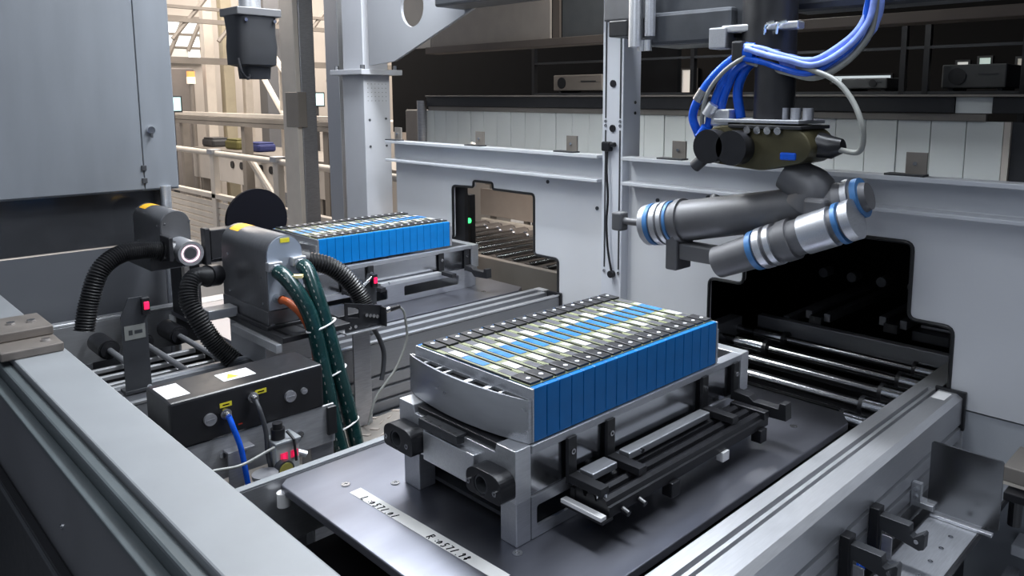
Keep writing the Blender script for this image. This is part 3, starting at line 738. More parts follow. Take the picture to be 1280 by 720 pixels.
for (x, y, z, nm) in ((1.089, 2.052, 1.005, 'upper'), (1.106, 2.03, 0.862, 'middle'), (1.125, 2.002, 0.70, 'lower')):
    tag(link('cable_tie', MB().tube([(x + 0.045 * math.cos(a), y + 0.022 * math.sin(a), z + 0.012 * math.cos(a)) for a in [2 * PI * k / 28 for k in range(28)]], 0.0028, 6, closed=True), PAPER, None, True), '%s white cable tie around the two green hoses' % nm, 'cable tie')
hose('orange_hose', 'thin orange hose curving down from the laser face', [(1.026, 2.165, 1.073), (1.037, 2.14, 1.066), (1.061, 2.11, 1.028), (1.083, 2.10, 0.965), (1.088, 2.09, 0.901), (1.088, 2.08, 0.84)], 0.0115, ORANH)

# ================================================================ CONTROL BOX and parts between the conveyors
cb = thing('junction_box', 'black box with yellow labels and round connectors at lower left', 'junction box', (0.77, 1.88, 0.86))
link('case', MB().box(0.575, 0.955, 1.80, 1.955, 0.866, 0.982, 0.006), BLACKP, cb)
link('paper_label', MB().box(0.583, 0.635, 1.835, 1.928, 0.9821, 0.9828), PAPER, cb, label='white printed label')
pl = link('paper_label', MB().box(0.722, 0.802, 1.855, 1.915, 0.9821, 0.9828), PAPER, cb, label='white label with a yellow warning triangle')
link('warning_triangle', MB().prism([(0.735, 1.868), (0.765, 1.868), (0.75, 1.902)], 'z', 0.9828, 0.9832), YELL, pl)
pt = MB()
for k in range(5): pt.box(0.590, 0.628, 1.85 + k * 0.014, 1.853 + k * 0.014, 0.9828, 0.9831)
link('printed_text', pt, GREYH, cb, stuff=True)
for x, z, r in ((0.662, 0.921, 0.0145), (0.861, 0.922, 0.0145), (0.898, 0.926, 0.008)):
    link('round_cap', MB().cyl((x, 1.80, z), (x, 1.792, z), r, 24).box(x - r * .7, x + r * .7, 1.791, 1.793, z - 0.0015, z + 0.0015), STEEL, cb)
for x, z in ((0.701, 0.946), (0.787, 0.955)):
    yl_ = link('yellow_label', MB().box(x - 0.014, x + 0.014, 1.798, 1.7995, z - 0.0055, z + 0.0055), YELL, cb)
    link('printed_text', MB().box(x - 0.008, x + 0.008, 1.7975, 1.798, z - 0.0015, z + 0.0015), INK, yl_)
for x, z in ((0.697, 0.926), (0.763, 0.949)):
    link('socket', MB().cyl((x, 1.80, z), (x, 1.788, z), 0.013, 20).cyl((x, 1.788, z), (x, 1.776, z - 0.003), 0.0085, 16), NICK, cb)
link('red_mark', MB().box(0.728, 0.738, 1.799, 1.7998, 0.886, 0.889), mat('red_mark', (0.5, 0.04, 0.02), 0.5), cb)
for z in (0.955, 0.885): link('bolt', MB().cyl((0.955, 1.83, z), (0.961, 1.83, z), 0.006, 12), CHROME, cb)
hose('signal_cable', 'blue cable plugged into the front of the black box', [(0.698, 1.776, 0.923), (0.701, 1.764, 0.900), (0.713, 1.755, 0.845), (0.724, 1.752, 0.75)], 0.0065, BLUEH, 'cable')
hose('signal_cable', 'grey cable plugged into the black box right of the blue one', [(0.763, 1.776, 0.946), (0.765, 1.756, 0.92), (0.772, 1.748, 0.87), (0.772, 1.742, 0.811), (0.783, 1.735, 0.74)], 0.0055, DARK, 'cable')
hose('air_tube', 'thin white air tube running behind the foreground frame bar', [(0.56, 1.70, 0.82), (0.611, 1.70, 0.840), (0.686, 1.70, 0.831), (0.753, 1.71, 0.838), (0.775, 1.71, 0.842)], 0.0035, GREYH, 'tube')
bp = thing('bracket_plate', 'brushed steel plate standing under the black box', 'plate', (0.8, 1.82, 0.0))
link('front_sheet', MB().box(0.56, 0.985, 1.805, 1.812, 0.760, 0.8655, 0.001), mat('bracket_sheet', (0.36, 0.36, 0.37), 0.38, 0.35, 0.1, 14, 0.03, (2, 2, 14)), bp)
link('angle', MB().box(0.690, 0.755, 1.775, 1.805, 0.828, 0.834, 0.001).box(0.690, 0.725, 1.775, 1.780, 0.70, 0.828), STEEL, bp)
link('side_bracket', MB().box(0.960, 0.986, 1.793, 1.803, 0.785, 0.862, 0.002), BLACK, bp)
link('bolt', MB().cyl((0.884, 1.805, 0.810), (0.884, 1.799, 0.810), 0.010, 16), NICK, bp)
link('bolt', MB().cyl((0.685, 1.800, 0.825), (0.685, 1.792, 0.825), 0.007, 16), CHROME, bp)
link('leg', MB().box(0.92, 0.985, 1.815, 1.87, 0.0, 0.775, 0.002).box(0.60, 0.66, 1.815, 1.87, 0.0, 0.775), STEEL, bp)
va = thing('pressure_valve', 'small grey valve block with red digits and a black knob', 'valve', (0.81, 1.74, 0.70))
link('body', MB().box(0.783, 0.842, 1.722, 1.775, 0.70, 0.838, 0.003), mat('valve_grey', (0.42, 0.43, 0.42), 0.45), va)
link('cap', MB().box(0.779, 0.846, 1.716, 1.779, 0.838, 0.846, 0.002), WHITE, va)
link('knob', MB().cyl((0.80, 1.745, 0.846), (0.80, 1.745, 0.872), 0.017, 20).cyl((0.80, 1.745, 0.872), (0.80, 1.745, 0.886), 0.012, 20), BLACKP, va, True)
for x in (0.802, 0.828):
    ds = link('display', MB().box(x - 0.009, x + 0.009, 1.7195, 1.7222, 0.797, 0.815), mat('display_red', (0.75, 0.02, 0.09), 0.4, emit=0.5), va, label='red lit digit')
    link('digit', MB().box(x - 0.003, x + 0.003, 1.7190, 1.7194, 0.800, 0.812), REDL, ds)
link('gauge', MB().cyl((0.796, 1.722, 0.780), (0.796, 1.700, 0.782), 0.021, 28), DARK, va, True)
link('gauge_face', MB().cyl((0.796, 1.700, 0.782), (0.796, 1.699, 0.782), 0.017, 24), mat('gauge_olive', (0.30, 0.27, 0.06), 0.5), va)
link('lever', MB().tube([(0.818, 1.735, 0.862), (0.826, 1.715, 0.845), (0.829, 1.713, 0.79)], 0.0035, 8), BLACKP, va)
link('fitting', MB().cyl((0.842, 1.735, 0.80), (0.862, 1.725, 0.79), 0.008, 12), ALUB, va)
link('mount_foot', MB().box(0.76, 0.86, 1.70, 1.79, 0.0, 0.70, 0.003), DARK, va)
tag(link('vent_cap', MB().cyl((0.748, 1.71, 0.0), (0.748, 1.71, 0.778), 0.026, 28).cyl((0.748, 1.71, 0.778), (0.748, 1.71, 0.787), 0.030, 28), STEEL, None, True), 'round grey metal cap beside the small valve block', 'cap')
# chequer plate step
ck = thing('chequer_plate', 'dark chequer plate floor between the two conveyors', 'floor plate', (1.3, 1.95, 0.58))
link('sheet', MB().box(0.70, 2.26, 1.885, 2.19, 0.585, 0.60), TAUPE, ck)
lz = MB()
for i in range(26):
    for j in range(6):
        x = 1.02 + i * 0.045; y = 1.905 + j * 0.05 + (0.03 if i % 2 else 0)
        d = 0.014
        sx = 1 if (i + j) % 2 else -1
        lz.prism([(x - d, y - sx * d * .6), (x - d * .2, y - sx * d * .6 + 0.004), (x + d, y + sx * d * .6), (x + d * .2, y + sx * d * .6 - 0.004)], 'z', 0.600, 0.603)
link('raised_lozenges', lz, PROJ, ck, stuff=True)
link('support', MB().box(0.75, 2.2, 1.89, 1.93, 0.0, 0.585).box(0.75, 2.2, 2.08, 2.13, 0.0, 0.585), DARK, ck)

# proximity sensor on a flat post
sb = thing('sensor_bracket', 'black U-shaped sensor bracket on a flat steel post', 'bracket', (1.28, 2.15, 0.60))
link('post', MB().box(1.250, 1.312, 2.150, 2.158, 0.603, 0.935, 0.001), STEEL, sb)
link('shelf', MB().box(1.205, 1.345, 2.112, 2.165, 0.932, 0.937, 0.001), ALU, sb)
link('front_plate', MB().prism([(1.212, 0.938), (1.345, 0.938), (1.345, 1.002), (1.212, 1.034)], 'y', 2.128, 2.133, holes=[[(1.222, 0.985), (1.262, 0.976), (1.262, 1.008), (1.222, 1.019)]]), BLACK, sb)
link('rear_plate', MB().box(1.340, 1.346, 2.10, 2.165, 0.937, 1.0, 0.001), BLACK, sb)
for x in (1.225, 1.245): link('bolt', MB().cyl((x, 2.128, 0.952), (x, 2.123, 0.952), 0.0055, 10), CHROME, sb)
for k in range(4): link('bolt', MB().cyl((1.285 + k * 0.013, 2.128, 0.982 - 0.004 * k), (1.285 + k * 0.013, 2.121, 0.982 - 0.004 * k), 0.006, 10), NICK, sb)
pc = thing('proximity_sensor', 'cylindrical sensor with thin grey cable plugged into the black bracket', 'sensor', (1.36, 2.12, 0.98))
link('barrel', MB().cyl((1.347, 2.12, 0.983), (1.368, 2.12, 0.985), 0.010, 16), NICK, pc, True)
link('plug', MB().cyl((1.368, 2.12, 0.985), (1.408, 2.12, 0.988), 0.0095, 16, 0.007), BLACKP, pc, True)
link('cord', MB().tube(spline([(1.405, 2.12, 0.988), (1.422, 2.12, 0.97), (1.430, 2.12, 0.936), (1.432, 2.12, 0.867), (1.388, 2.12, 0.78), (1.309, 2.12, 0.70), (1.27, 2.11, 0.62)], 50), 0.0042, 8), GREYH, pc, True)
hose('signal_cable', 'thick dark cable looping behind the flat steel sensor post', [(1.33, 2.17, 0.93), (1.355, 2.165, 0.88), (1.368, 2.16, 0.83), (1.362, 2.155, 0.78), (1.35, 2.15, 0.74)], 0.008, DARK, 'cable')

def red_post(label, x, y, zb, zt, wd, m, led_dx):
    t = thing('light_sensor', label, 'sensor', (x, y, zb))
    link('bracket', MB().prism([(x - wd, zb), (x + wd, zb), (x + wd, zt - 0.02), (x + wd * .8, zt), (x - wd * .35, zt), (x - wd, zt - 0.05)], 'y', y, y + 0.006), m, t)
    link('body', MB().box(x + led_dx - 0.01, x + led_dx + 0.01, y - 0.018, y, zt - 0.05, zt - 0.002, 0.002), BLACKP, t)
    link('led', MB().box(x + led_dx - 0.0065, x + led_dx + 0.0065, y - 0.022, y - 0.0185, zt - 0.034, zt - 0.012, 0.002), REDL, t, label='lit red lamp')
    return t
rs = red_post('tall dark sensor post with a red lamp and a label at left', 0.662, 2.30, 0.852, 1.122, 0.033, DARK, 0.028)
rl = link('label', MB().box(0.635, 0.688, 2.2985, 2.2998, 1.005, 1.045), GREYH, rs)
link('printed_text', MB().box(0.645, 0.655, 2.298, 2.2984, 1.018, 1.032).box(0.660, 0.680, 2.298, 2.2984, 1.020, 1.030), DARK, rl, stuff=True)
link('foot', MB().box(0.625, 0.70, 2.295, 2.34, 0.851, 0.860, 0.001), DARK, rs)
screw(rs, (0.688, 2.30, 0.86), 'y', 0.007, CHROME)
rs2 = red_post('small sensor with a pink red lamp in front of the far blue module', 1.455, 2.372, 0.856, 1.050, 0.024, DARK, 0.010)
link('rod', MB().cyl((1.40, 2.365, 1.00), (1.465, 2.365, 1.042), 0.006, 10), CHROME, rs2)

# ================================================================ RIGHT FOREGROUND
hk0 = None
for x, lab in ((1.655, 'upper dark hook bracket on the near conveyor rail side'), (1.505, 'lower dark hook bracket at the bottom edge of the picture')):
    if hk0 is None:
        hk0 = thing('hook_bracket', lab, 'bracket', (x, 0.57, 0.62), 'hook brackets on the conveyor side')
        pts = [(0.628, 0.765), (0.612, 0.765), (0.612, 0.755), (0.542, 0.755), (0.540, 0.735), (0.533, 0.731), (0.513, 0.748), (0.509, 0.745), (0.510, 0.712), (0.520, 0.706), (0.600, 0.722), (0.606, 0.640), (0.628, 0.640)]
        link('hook', MB().prism(pts, 'x', x - 0.012, x + 0.012, bev=0.001), DARK, hk0)
        link('mount_plate', MB().box(x - 0.016, x + 0.016, 0.607, 0.629, 0.62, 0.768, 0.002), BLACK, hk0)
        link('bolt', MB().cyl((x - 0.012, 0.525, 0.727), (x - 0.017, 0.525, 0.727), 0.005, 10), NICK, hk0)
        link('clip', MB().box(x - 0.016, x - 0.012, 0.575, 0.598, 0.66, 0.715, 0.001), STEEL, hk0)
    else: copy_tree(hk0, (x - 1.655, 0, -0.004), lab)
sh = thing('side_shelf', 'brushed aluminium shelf strip with screws beside the near conveyor', 'shelf', (1.9, 0.53, 0.64))
link('strip', MB().box(1.45, 2.279, 0.476, 0.585, 0.643, 0.652, 0.001), ALU, sh)
link('edge', MB().box(1.45, 2.279, 0.471, 0.476, 0.635, 0.6525), BLACK, sh)
for x in (1.64, 1.71, 1.78, 1.845): screw(sh, (x, 0.515, 0.652), 'z', 0.006, CHROME)
link('support', MB().box(1.5, 2.2, 0.575, 0.585, 0.0, 0.643), DARK, sh)
spz = thing('splash_plate', 'upright dark reflective steel plate on the shelf strip', 'plate', (1.92, 0.51, 0.652))
link('sheet', MB().prism(rrect(0.434, 0.594, 0.668, 0.842, 0.006), 'x', 1.917, 1.923), mat('dark_mirror_steel', (0.24, 0.245, 0.255), 0.2, 0.95, 0.15, 5), spz)
link('flange', MB().box(1.908, 1.923, 0.445, 0.585, 0.653, 0.660, 0.001), ALUB, spz)
link('bracket', MB().box(1.90, 1.935, 0.575, 0.628, 0.670, 0.683, 0.001).box(1.90, 1.916, 0.606, 0.628, 0.683, 0.73), ALUB, spz)
for z in (0.695, 0.715): link('bolt', MB().cyl((1.90, 0.617, z), (1.895, 0.617, z), 0.005, 12), CHROME, spz)
kb = thing('clamp_block', 'grey steel block with a black knob at the right edge', 'clamp', (2.25, 0.46, 0.65))
link('block', MB().box(2.12, 2.279, 0.30, 0.482, 0.705, 0.745, 0.003), TAUPE, kb)
link('pale_liner', MB().box(2.12, 2.279, 0.30, 0.484, 0.697, 0.705), CREAM, kb)
link('knob', MB().box(2.09, 2.145, 0.415, 0.470, 0.668, 0.690, 0.003).cyl((2.115, 0.445, 0.60), (2.115, 0.445, 0.668), 0.016, 16), BLACKP, kb)
link('post', MB().box(2.20, 2.279, 0.38, 0.46, 0.652, 0.697), ALU, kb)
lw = thing('lower_guard', 'grey lower guard with a ledge right of the shelf strip', 'guard', (2.2, 0.2, 0))
link('ledge', MB().box(2.20, 2.284, -0.6, 0.466, 0.470, 0.50, 0.003), WALL, lw)
link('sheet', MB().box(1.30, 2.20, -0.6, 0.468, 0.40, 0.41), BEAM, lw)
link('edge_bar', MB().box(1.30, 2.20, 0.440, 0.468, 0.41, 0.44), ALU, lw)
hose('signal_cable', 'bright blue cable below the near conveyor rail', [(1.50, 0.60, 0.50), (1.53, 0.615, 0.60), (1.56, 0.622, 0.64), (1.62, 0.618, 0.66)], 0.011, BLUEH, 'cable')

# ================================================================ ROBOT above the near conveyor
ra = thing('industrial_robot', 'grey tubular robot arm with blue and white collars in front of the wall', 'robot arm', (1.9, 1.15, 1.35))
A0, A1 = Vector((1.90, 1.455, 1.283)), Vector((1.93, 0.865, 1.405))
link('upper_tube', MB().tube([A0, A0.lerp(A1, .2), A0.lerp(A1, .75), A1], [0.060, 0.062, 0.056, 0.050], 28), ARM, ra, True)
def ringset(par, P, Q, items):
    P, Q = Vector(P), Vector(Q)
    for t0, t1, r, m, nm in items:
        link(nm, MB().cyl(P.lerp(Q, t0), P.lerp(Q, t1), r, 28), m, par, True)
BLUER = mat('blue_ring', (0.05, 0.16, 0.36), 0.4, 0.1)
ringset(ra, A0, A1, [(-.02, .015, .064, ALU, 'collar'), (.015, .04, .066, BLUER, 'blue_ring'), (.055, .085, .067, ALU, 'collar'), (.10, .125, .067, ALU, 'collar'), (.135, .15, .066, BLUER, 'blue_ring'), (.18, .21, .069, ARM, 'collar')])
link('finger', MB().box(1.86, 1.94, 1.33, 1.372, 1.16, 1.27, 0.006), ARM, ra)
link('jaw', MB().box(1.87, 1.93, 1.19, 1.33, 1.195, 1.245, 0.006), ARM, ra)
link('jaw_tip', MB().cyl((1.90, 1.195, 1.22), (1.90, 1.165, 1.225), 0.024, 20), BLUER, ra, True)
link('nose_rod', MB().cyl((1.90, 1.46, 1.285), (1.90, 1.575, 1.282), 0.012, 16), ARM, ra, True)
link('nose_block', MB().box(1.88, 1.92, 1.565, 1.605, 1.25, 1.31, 0.006), ARM, ra)
B0, B1 = Vector((1.84, 1.17, 1.215)), Vector((1.86, 0.80, 1.375))
link('lower_tube', MB().tube([B0, B0.lerp(B1, .5), B1], [0.045, 0.050, 0.042], 28), ARM, ra, True)
ringset(ra, B0, B1, [(.30, .34, .055, BLUER, 'blue_ring'), (.36, .41, .057, ALU, 'collar'), (.44, .48, .057, ALU, 'collar'), (.52, .60, .056, ARM, 'collar'), (.68, .88, .052, ALU, 'collar'), (.92, .95, .054, BLUER, 'blue_ring'), (.97, 1.03, .052, ALU, 'collar')])
link('elbow', MB().tube(spline([(1.92, 0.95, 1.385), (1.92, 0.93, 1.43), (1.92, 0.97, 1.455), (1.915, 1.01, 1.478)], 16), [0.062 - 0.0008 * i for i in range(17)], 24), ARM, ra, True)
link('elbow_cap', MB().cyl((1.93, 0.865, 1.405), (1.935, 0.79, 1.43), 0.055, 28, 0.035), ARM, ra, True)
ringset(ra, (1.93, 0.865, 1.405), (1.935, 0.79, 1.43), [(.3, .5, .056, ALU, 'collar'), (.6, .8, .052, BLUER, 'blue_ring')])
link('link_plate', MB().box(1.85, 1.93, 0.87, 0.93, 1.33, 1.42, 0.01), ARM, ra)
link('sensor_eye', MB().cyl((1.92, 1.24, 1.375), (1.93, 1.24, 1.385), 0.018, 16), DARK, ra, True)

gp = thing('gripper', 'dark olive robot gripper with two black drums below the blue hoses', 'gripper', (1.9, 1.07, 1.48))
body = [(1.215, 1.495), (1.235, 1.545), (1.215, 1.595), (1.10, 1.610), (0.965, 1.605), (0.925, 1.585), (0.905, 1.545), (0.93, 1.510), (1.05, 1.482)]
link('body', MB().prism(rounded(body, 0.02), 'x', 1.845, 1.99, bev=0.006), OLIVEM, gp, True)
link('drum', MB().cyl((1.80, 1.192, 1.543), (1.87, 1.192, 1.543), 0.047, 32), BLACKP, gp, True)
link('drum', MB().cyl((1.80, 1.118, 1.542), (1.87, 1.118, 1.542), 0.047, 32), BLACKP, gp, True)
link('top_plate', MB().box(1.84, 1.99, 0.945, 1.20, 1.609, 1.619, 0.002), ALU, gp)
link('mid_plate', MB().box(1.835, 2.0, 0.935, 1.15, 1.595, 1.6045, 0.002), BLACK, gp)
link('snout', MB().tube([(1.91, 0.92, 1.555), (1.91, 0.885, 1.550), (1.91, 0.855, 1.555)], [0.034, 0.030, 0.018], 20), BLACKP, gp, True)
link('side_valve', MB().box(1.84, 1.86, 0.95, 0.995, 1.515, 1.535, 0.004), BLUEH, gp)
for k in range(4): link('coupling', MB().cyl((1.842, 1.09 - 0.03 * k, 1.592), (1.832, 1.09 - 0.03 * k, 1.59), 0.010, 16), NICK, gp, True)
link('manifold', MB().box(1.86, 1.93, 1.165, 1.225, 1.598, 1.645, 0.004), ALUB, gp)
link('cleat', MB().cyl((1.90, 1.30, 1.475), (1.90, 1.245, 1.520), 0.018, 14), DARK, gp, True)
link('neck', MB().cyl((1.92, 1.06, 1.619), (1.92, 1.06, 1.80), 0.055, 28), BLACK, gp, True)
for k in range(3): link('top_fitting', MB().cyl((1.90, 1.02 - k * 0.035, 1.619), (1.90, 1.02 - k * 0.035, 1.650), 0.014, 14), ALU, gp, True)

hose('air_hose', 'outermost blue air hose left of the gripper', [(1.90, 1.11, 1.794), (1.88, 1.16, 1.786), (1.86, 1.215, 1.737), (1.85, 1.254, 1.681), (1.85, 1.277, 1.625), (1.86, 1.266, 1.579), (1.89, 1.262, 1.53)], 0.0125, BLUEH)
hose('air_hose', 'second blue air hose from the left beside the gripper', [(1.90, 1.11, 1.790), (1.88, 1.171, 1.758), (1.87, 1.202, 1.704), (1.87, 1.226, 1.637), (1.87, 1.240, 1.579), (1.89, 1.272, 1.522)], 0.0125, BLUEH)
hose('air_hose', 'third blue air hose reaching the silver manifold', [(1.89, 1.109, 1.785), (1.88, 1.158, 1.755), (1.88, 1.186, 1.704), (1.88, 1.200, 1.66), (1.885, 1.205, 1.642)], 0.0125, BLUEH)
hose('air_hose', 'rightmost short blue air hose dropping onto the gripper top', [(1.92, 1.115, 1.791), (1.90, 1.145, 1.748), (1.90, 1.163, 1.693), (1.90, 1.150, 1.620)], 0.014, BLUEH)
hose('air_hose', 'thin black air hose between the blue hoses', [(1.87, 1.12, 1.790), (1.85, 1.175, 1.750), (1.845, 1.225, 1.690), (1.85, 1.245, 1.62), (1.87, 1.250, 1.55)], 0.006, GREYH)
for k, (y, z) in enumerate(((1.262, 1.668), (1.230, 1.628), (1.25, 1.565))):
    tag(link('hose_fitting', MB().cyl((1.85, y, z), (1.852, y - 0.02, z + 0.03), 0.0155, 14), (NICK, ALUB, BLUEH)[k], None, True), ('upper metal fitting on the blue hoses', 'middle bright fitting on the blue hoses', 'lowest blue fitting on the blue hoses')[k], 'fitting')
hp = thing('hose_pack', 'pale blue sleeved hose bundle looping up to the right above the gripper', 'hose bundle', (1.9, 1.0, 1.76))
sp = [(1.90, 1.135, 1.80), (1.90, 1.075, 1.790), (1.90, 1.013, 1.768), (1.92, 0.944, 1.758), (1.95, 0.884, 1.790), (1.97, 0.843, 1.843), (1.98, 0.826, 1.902), (1.975, 0.820, 2.05), (1.97, 0.82, 2.45)]
link('sleeve', MB().tube(spline(sp, 60), [0.024 + 0.001 * math.sin(i * 1.3) for i in range(61)], 16), PALEBL, hp, True)
for d, m in (((-0.03, 0.004, -0.016), BLUEH), ((-0.026, 0.0, 0.016), PALEBL), ((-0.02, -0.01, -0.028), GREYH), ((-0.034, -0.012, 0.004), PALEBL)):
    link('inner_hose', MB().tube(spline([Vector(p) + Vector(d) + Vector((0, 0, 0.006 * math.sin(3 * i + d[2] * 200))) for i, p in enumerate(sp)], 60), 0.0085, 10), m, hp, True)
link('knot_collar', MB().cyl((1.90, 1.145, 1.797), (1.89, 1.095, 1.797), 0.036, 24, 0.030), BLUEH, hp, True)
link('clamp', MB().box(1.86, 1.94, 1.13, 1.165, 1.775, 1.83, 0.006), BLACK, hp)
hose('air_hose', 'thin grey hose curving down right of the gripper', [(1.89, 1.085, 1.776), (1.89, 0.979, 1.757), (1.88, 0.88, 1.725), (1.87, 0.821, 1.671), (1.86, 0.786, 1.60), (1.88, 0.80, 1.545), (1.90, 0.86, 1.545)], 0.007, GREYH)

# overhead carriage
oc = thing('robot_carriage', 'dark grey overhead robot carriage at the top edge', 'carriage', (1.98, 1.3, 1.82))
link('beam_box', MB().box(1.93, 2.10, 1.10, 1.60, 1.86, 2.20, 0.008), ARMD, oc)
link('lower_box', MB().box(1.90, 2.08, 1.19, 1.50, 1.832, 1.93, 0.012), ARMD, oc)
link('motor_block', MB().box(1.88, 1.96, 1.55, 1.625, 1.865, 1.915, 0.004), BLACK, oc)
link('motor_flange', MB().box(1.89, 1.98, 1.52, 1.655, 1.915, 2.0, 0.006), ARM, oc)
link('cylinder', MB().cyl((1.88, 1.515, 1.83), (1.88, 1.515, 2.1), 0.022, 20), ALUB, oc, True)
link('cylinder', MB().cyl((1.88, 1.46, 1.86), (1.88, 1.46, 2.1), 0.016, 20), ALU, oc, True)
for y in (1.50, 1.475, 1.235, 1.205): link('knob', MB().cyl((1.89, y, 1.818), (1.89, y, 1.85), 0.012, 14), ALUB, oc, True)
link('clip', MB().box(1.87, 1.93, 1.19, 1.245, 1.812, 1.87, 0.004), ALU, oc)
link('side_rail', MB().box(1.88, 1.92, 0.98, 1.21, 1.855, 1.875, 0.004), ALUB, oc)
link('wrist', MB().cyl((1.95, 1.10, 1.80), (1.95, 1.10, 2.2), 0.075, 28), BLACK, oc, True)
for k in range(2): link('grab_loop', MB().tube(spline([(1.88, 1.075 - k * 0.035, 1.845), (1.87, 1.065 - k * 0.035, 1.868), (1.87, 1.04 - k * 0.035, 1.875)], 10), 0.004, 8), CHROME, oc, True)
link('arm_upper', MB().box(2.03, 2.15, 0.55, 1.10, 1.915, 2.055, 0.02), ARMD, oc)
link('gantry_beam', MB().box(2.04, 2.2, -0.4, 2.75, 2.06, 2.24, 0.01), ARMD, oc)

# ================================================================ BEHIND THE WALL
pp = thing('partition', 'row of pale board panels behind the wall rail', 'partition', (2.9, 2.3, 1.30))
y = 0.745; k = 0; base = None
while y < 3.95:
    wdt = 0.118
    if base is None: base = link('panel', MB().box(2.90, 2.915, y, y + wdt - 0.003, 1.30, 1.600, 0.0015), PANEL, pp)
    else: again(base, pp, ((k % 3) * 0.0012, y - 0.745, 0))
    y += wdt; k += 1
link('backing', MB().box(2.916, 2.925, 0.74, 3.98, 1.30, 1.60), DARK, pp)
link('head_rail', MB().box(2.893, 2.93, 0.80, 3.98, 1.600, 1.626, 0.002), TAUPE, pp)
tag(link('dark_partition', MB().box(2.91, 2.93, -0.6, 0.72, 1.1, 1.60), DARK), 'dark grey board right of the pale panels at the right edge', 'partition')
tag(link('edge_post', MB().box(2.895, 2.92, 0.722, 0.742, 1.1, 1.60), CREAM), 'thin cream edge post right of the pale panels', 'post')
bb = thing('black_beam', 'long black beam with ledge above the pale panels', 'beam', (2.9, 1.7, 1.626))
link('bar', MB().box(2.88, 2.96, 0.90, 3.98, 1.628, 1.683, 0.002), BLACK, bb)
link('bar', MB().box(2.88, 2.96, -0.6, 0.78, 1.628, 1.683, 0.002), BLACK, bb)
link('ledge', MB().box(2.87, 3.05, -0.6, 3.98, 1.684, 1.692, 0.001), TAUPE, bb)
link('joint_plate', MB().box(2.89, 2.95, 0.782, 0.898, 1.628, 1.683), PANEL, bb)
tag(link('brown_header', MB().box(2.88, 2.98, -0.6, 3.98, 1.945, 1.985, 0.003), BROWN), 'brown steel header beam above the dark glazed gap', 'beam')
hd = thing('header_panels', 'beige board panels above the brown header beam', 'panel', (2.92, 3.0, 1.985))
tag(link('beige_box', MB().box(2.98, 3.12, 4.08, 4.36, 0.0, 1.60, 0.01), PROJ), 'beige box standing between the white column and the grey tube', 'box')
for y0, y1, m in ((3.98, 4.6, CREAM), (2.93, 3.975, PROJ), (2.86, 2.91, BROWN), (2.2, 2.84, MACHG)): link('panel', MB().box(2.92, 2.935, y0, y1, 1.986, 2.35, 0.002), m, hd)  # cream end panel: hall brightness behind the gusset hole put into colour
# cylinder standing left of the panels
tag(link('steel_drum', MB().cyl((2.88, 4.03, 0.0), (2.88, 4.03, 1.66), 0.03, 20), STEEL, None, True), 'slim grey steel tube beside the white column at the wall end', 'tube')

def projector(label, x, y0, y1, z0, z1, m, fan):
    t = thing('machine_unit', label, 'machine', (x, (y0 + y1) / 2, z0))
    link('case', MB().box(x, x + 0.25, y0, y1, z0, z1, 0.006), m, t)
    yc = y1 - (y1 - y0) * fan; r = (z1 - z0) * 0.36
    link('fan_grille', MB().cyl((x, yc, (z0 + z1) / 2), (x - 0.004, yc, (z0 + z1) / 2), r, 28), BLACK, t)
    link('slot', MB().box(x - 0.003, x, y0 + (y1 - y0) * .12, y0 + (y1 - y0) * .42, z0 + (z1 - z0) * .55, z0 + (z1 - z0) * .62), DARK, t)
    link('foot', MB().box(x + 0.03, x + 0.22, y0 + 0.02, y0 + 0.04, z0 - 0.012, z0 + 0.001).box(x + 0.03, x + 0.22, y1 - 0.04, y1 - 0.02, z0 - 0.012, z0 + 0.001), DARK, t)
    return t
projector('beige machine unit with a round fan left of the steel post', 3.6, 3.16, 3.58, 1.725, 1.825, PROJ, 0.18)
projector('dark grey machine unit with a round fan at upper right', 3.6, 0.93, 1.185, 1.725, 1.825, MACHG, 0.25)
projector('small dark machine unit left of the upper right one', 3.6, 1.42, 1.64, 1.725, 1.775, MACHG, 0.7)
fr2 = thing('dark_rack', 'black rack frame in the dark hall at upper right', 'rack', (3.55, 1.3, 0))
for y in (0.85, 1.23, 1.33, 1.95, 2.45, 3.70): link('upright', MB().box(3.53, 3.56, y - 0.012, y + 0.012, 0.0, 2.05), BLACK, fr2)
link('shelf', MB().box(3.56, 3.9, 0.85, 3.72, 1.695, 1.712), BLACK, fr2)
for z in (1.90, 1.705): link('crossbar', MB().box(3.532, 3.555, 0.85, 3.70, z - 0.006, z + 0.006), DARK, fr2)
# hall windows and lit signs glimpsed through the gap
def litpanel(label, x, y0, y1, z0, z1, strength, col):
    k = 6.385 / x; y0, y1, z0, z1 = y0 * k, y1 * k, 1.67 + (z0 - 1.67) * k, 1.67 + (z1 - 1.67) * k; x = 6.385
    t = thing('lit_window', label, 'window', (x, (y0 + y1) / 2, z0))
    link('pane', MB().box(x, x + 0.01, y0, y1, z0, z1), mat('lit_%d' % int(strength * 1000 + y0 * 77), col, 0.5, emit=strength), t)
    link('frame', MB().box(x - 0.01, x + 0.02, y0 - 0.015, y0, z0 - 0.015, z1 + 0.015).box(x - 0.01, x + 0.02, y1, y1 + 0.015, z0 - 0.015, z1 + 0.015).box(x - 0.01, x + 0.02, y0, y1, z1, z1 + 0.015).box(x - 0.01, x + 0.02, y0, y1, z0 - 0.015, z0), BLACK, t)
    return t
litpanel('lit window with pale and orange bands right of the steel post', 5.0, 3.42, 3.56, 1.72, 1.90, 0.35, (0.85, 0.80, 0.74))
litpanel('second lit window just right of the banded one', 5.0, 3.60, 3.72, 1.72, 1.90, 0.30, (0.75, 0.62, 0.5))
litpanel('long thin lit window behind the hose loop', 5.0, 1.95, 2.34, 1.79, 1.83, 0.5, (0.80, 0.90, 0.95))
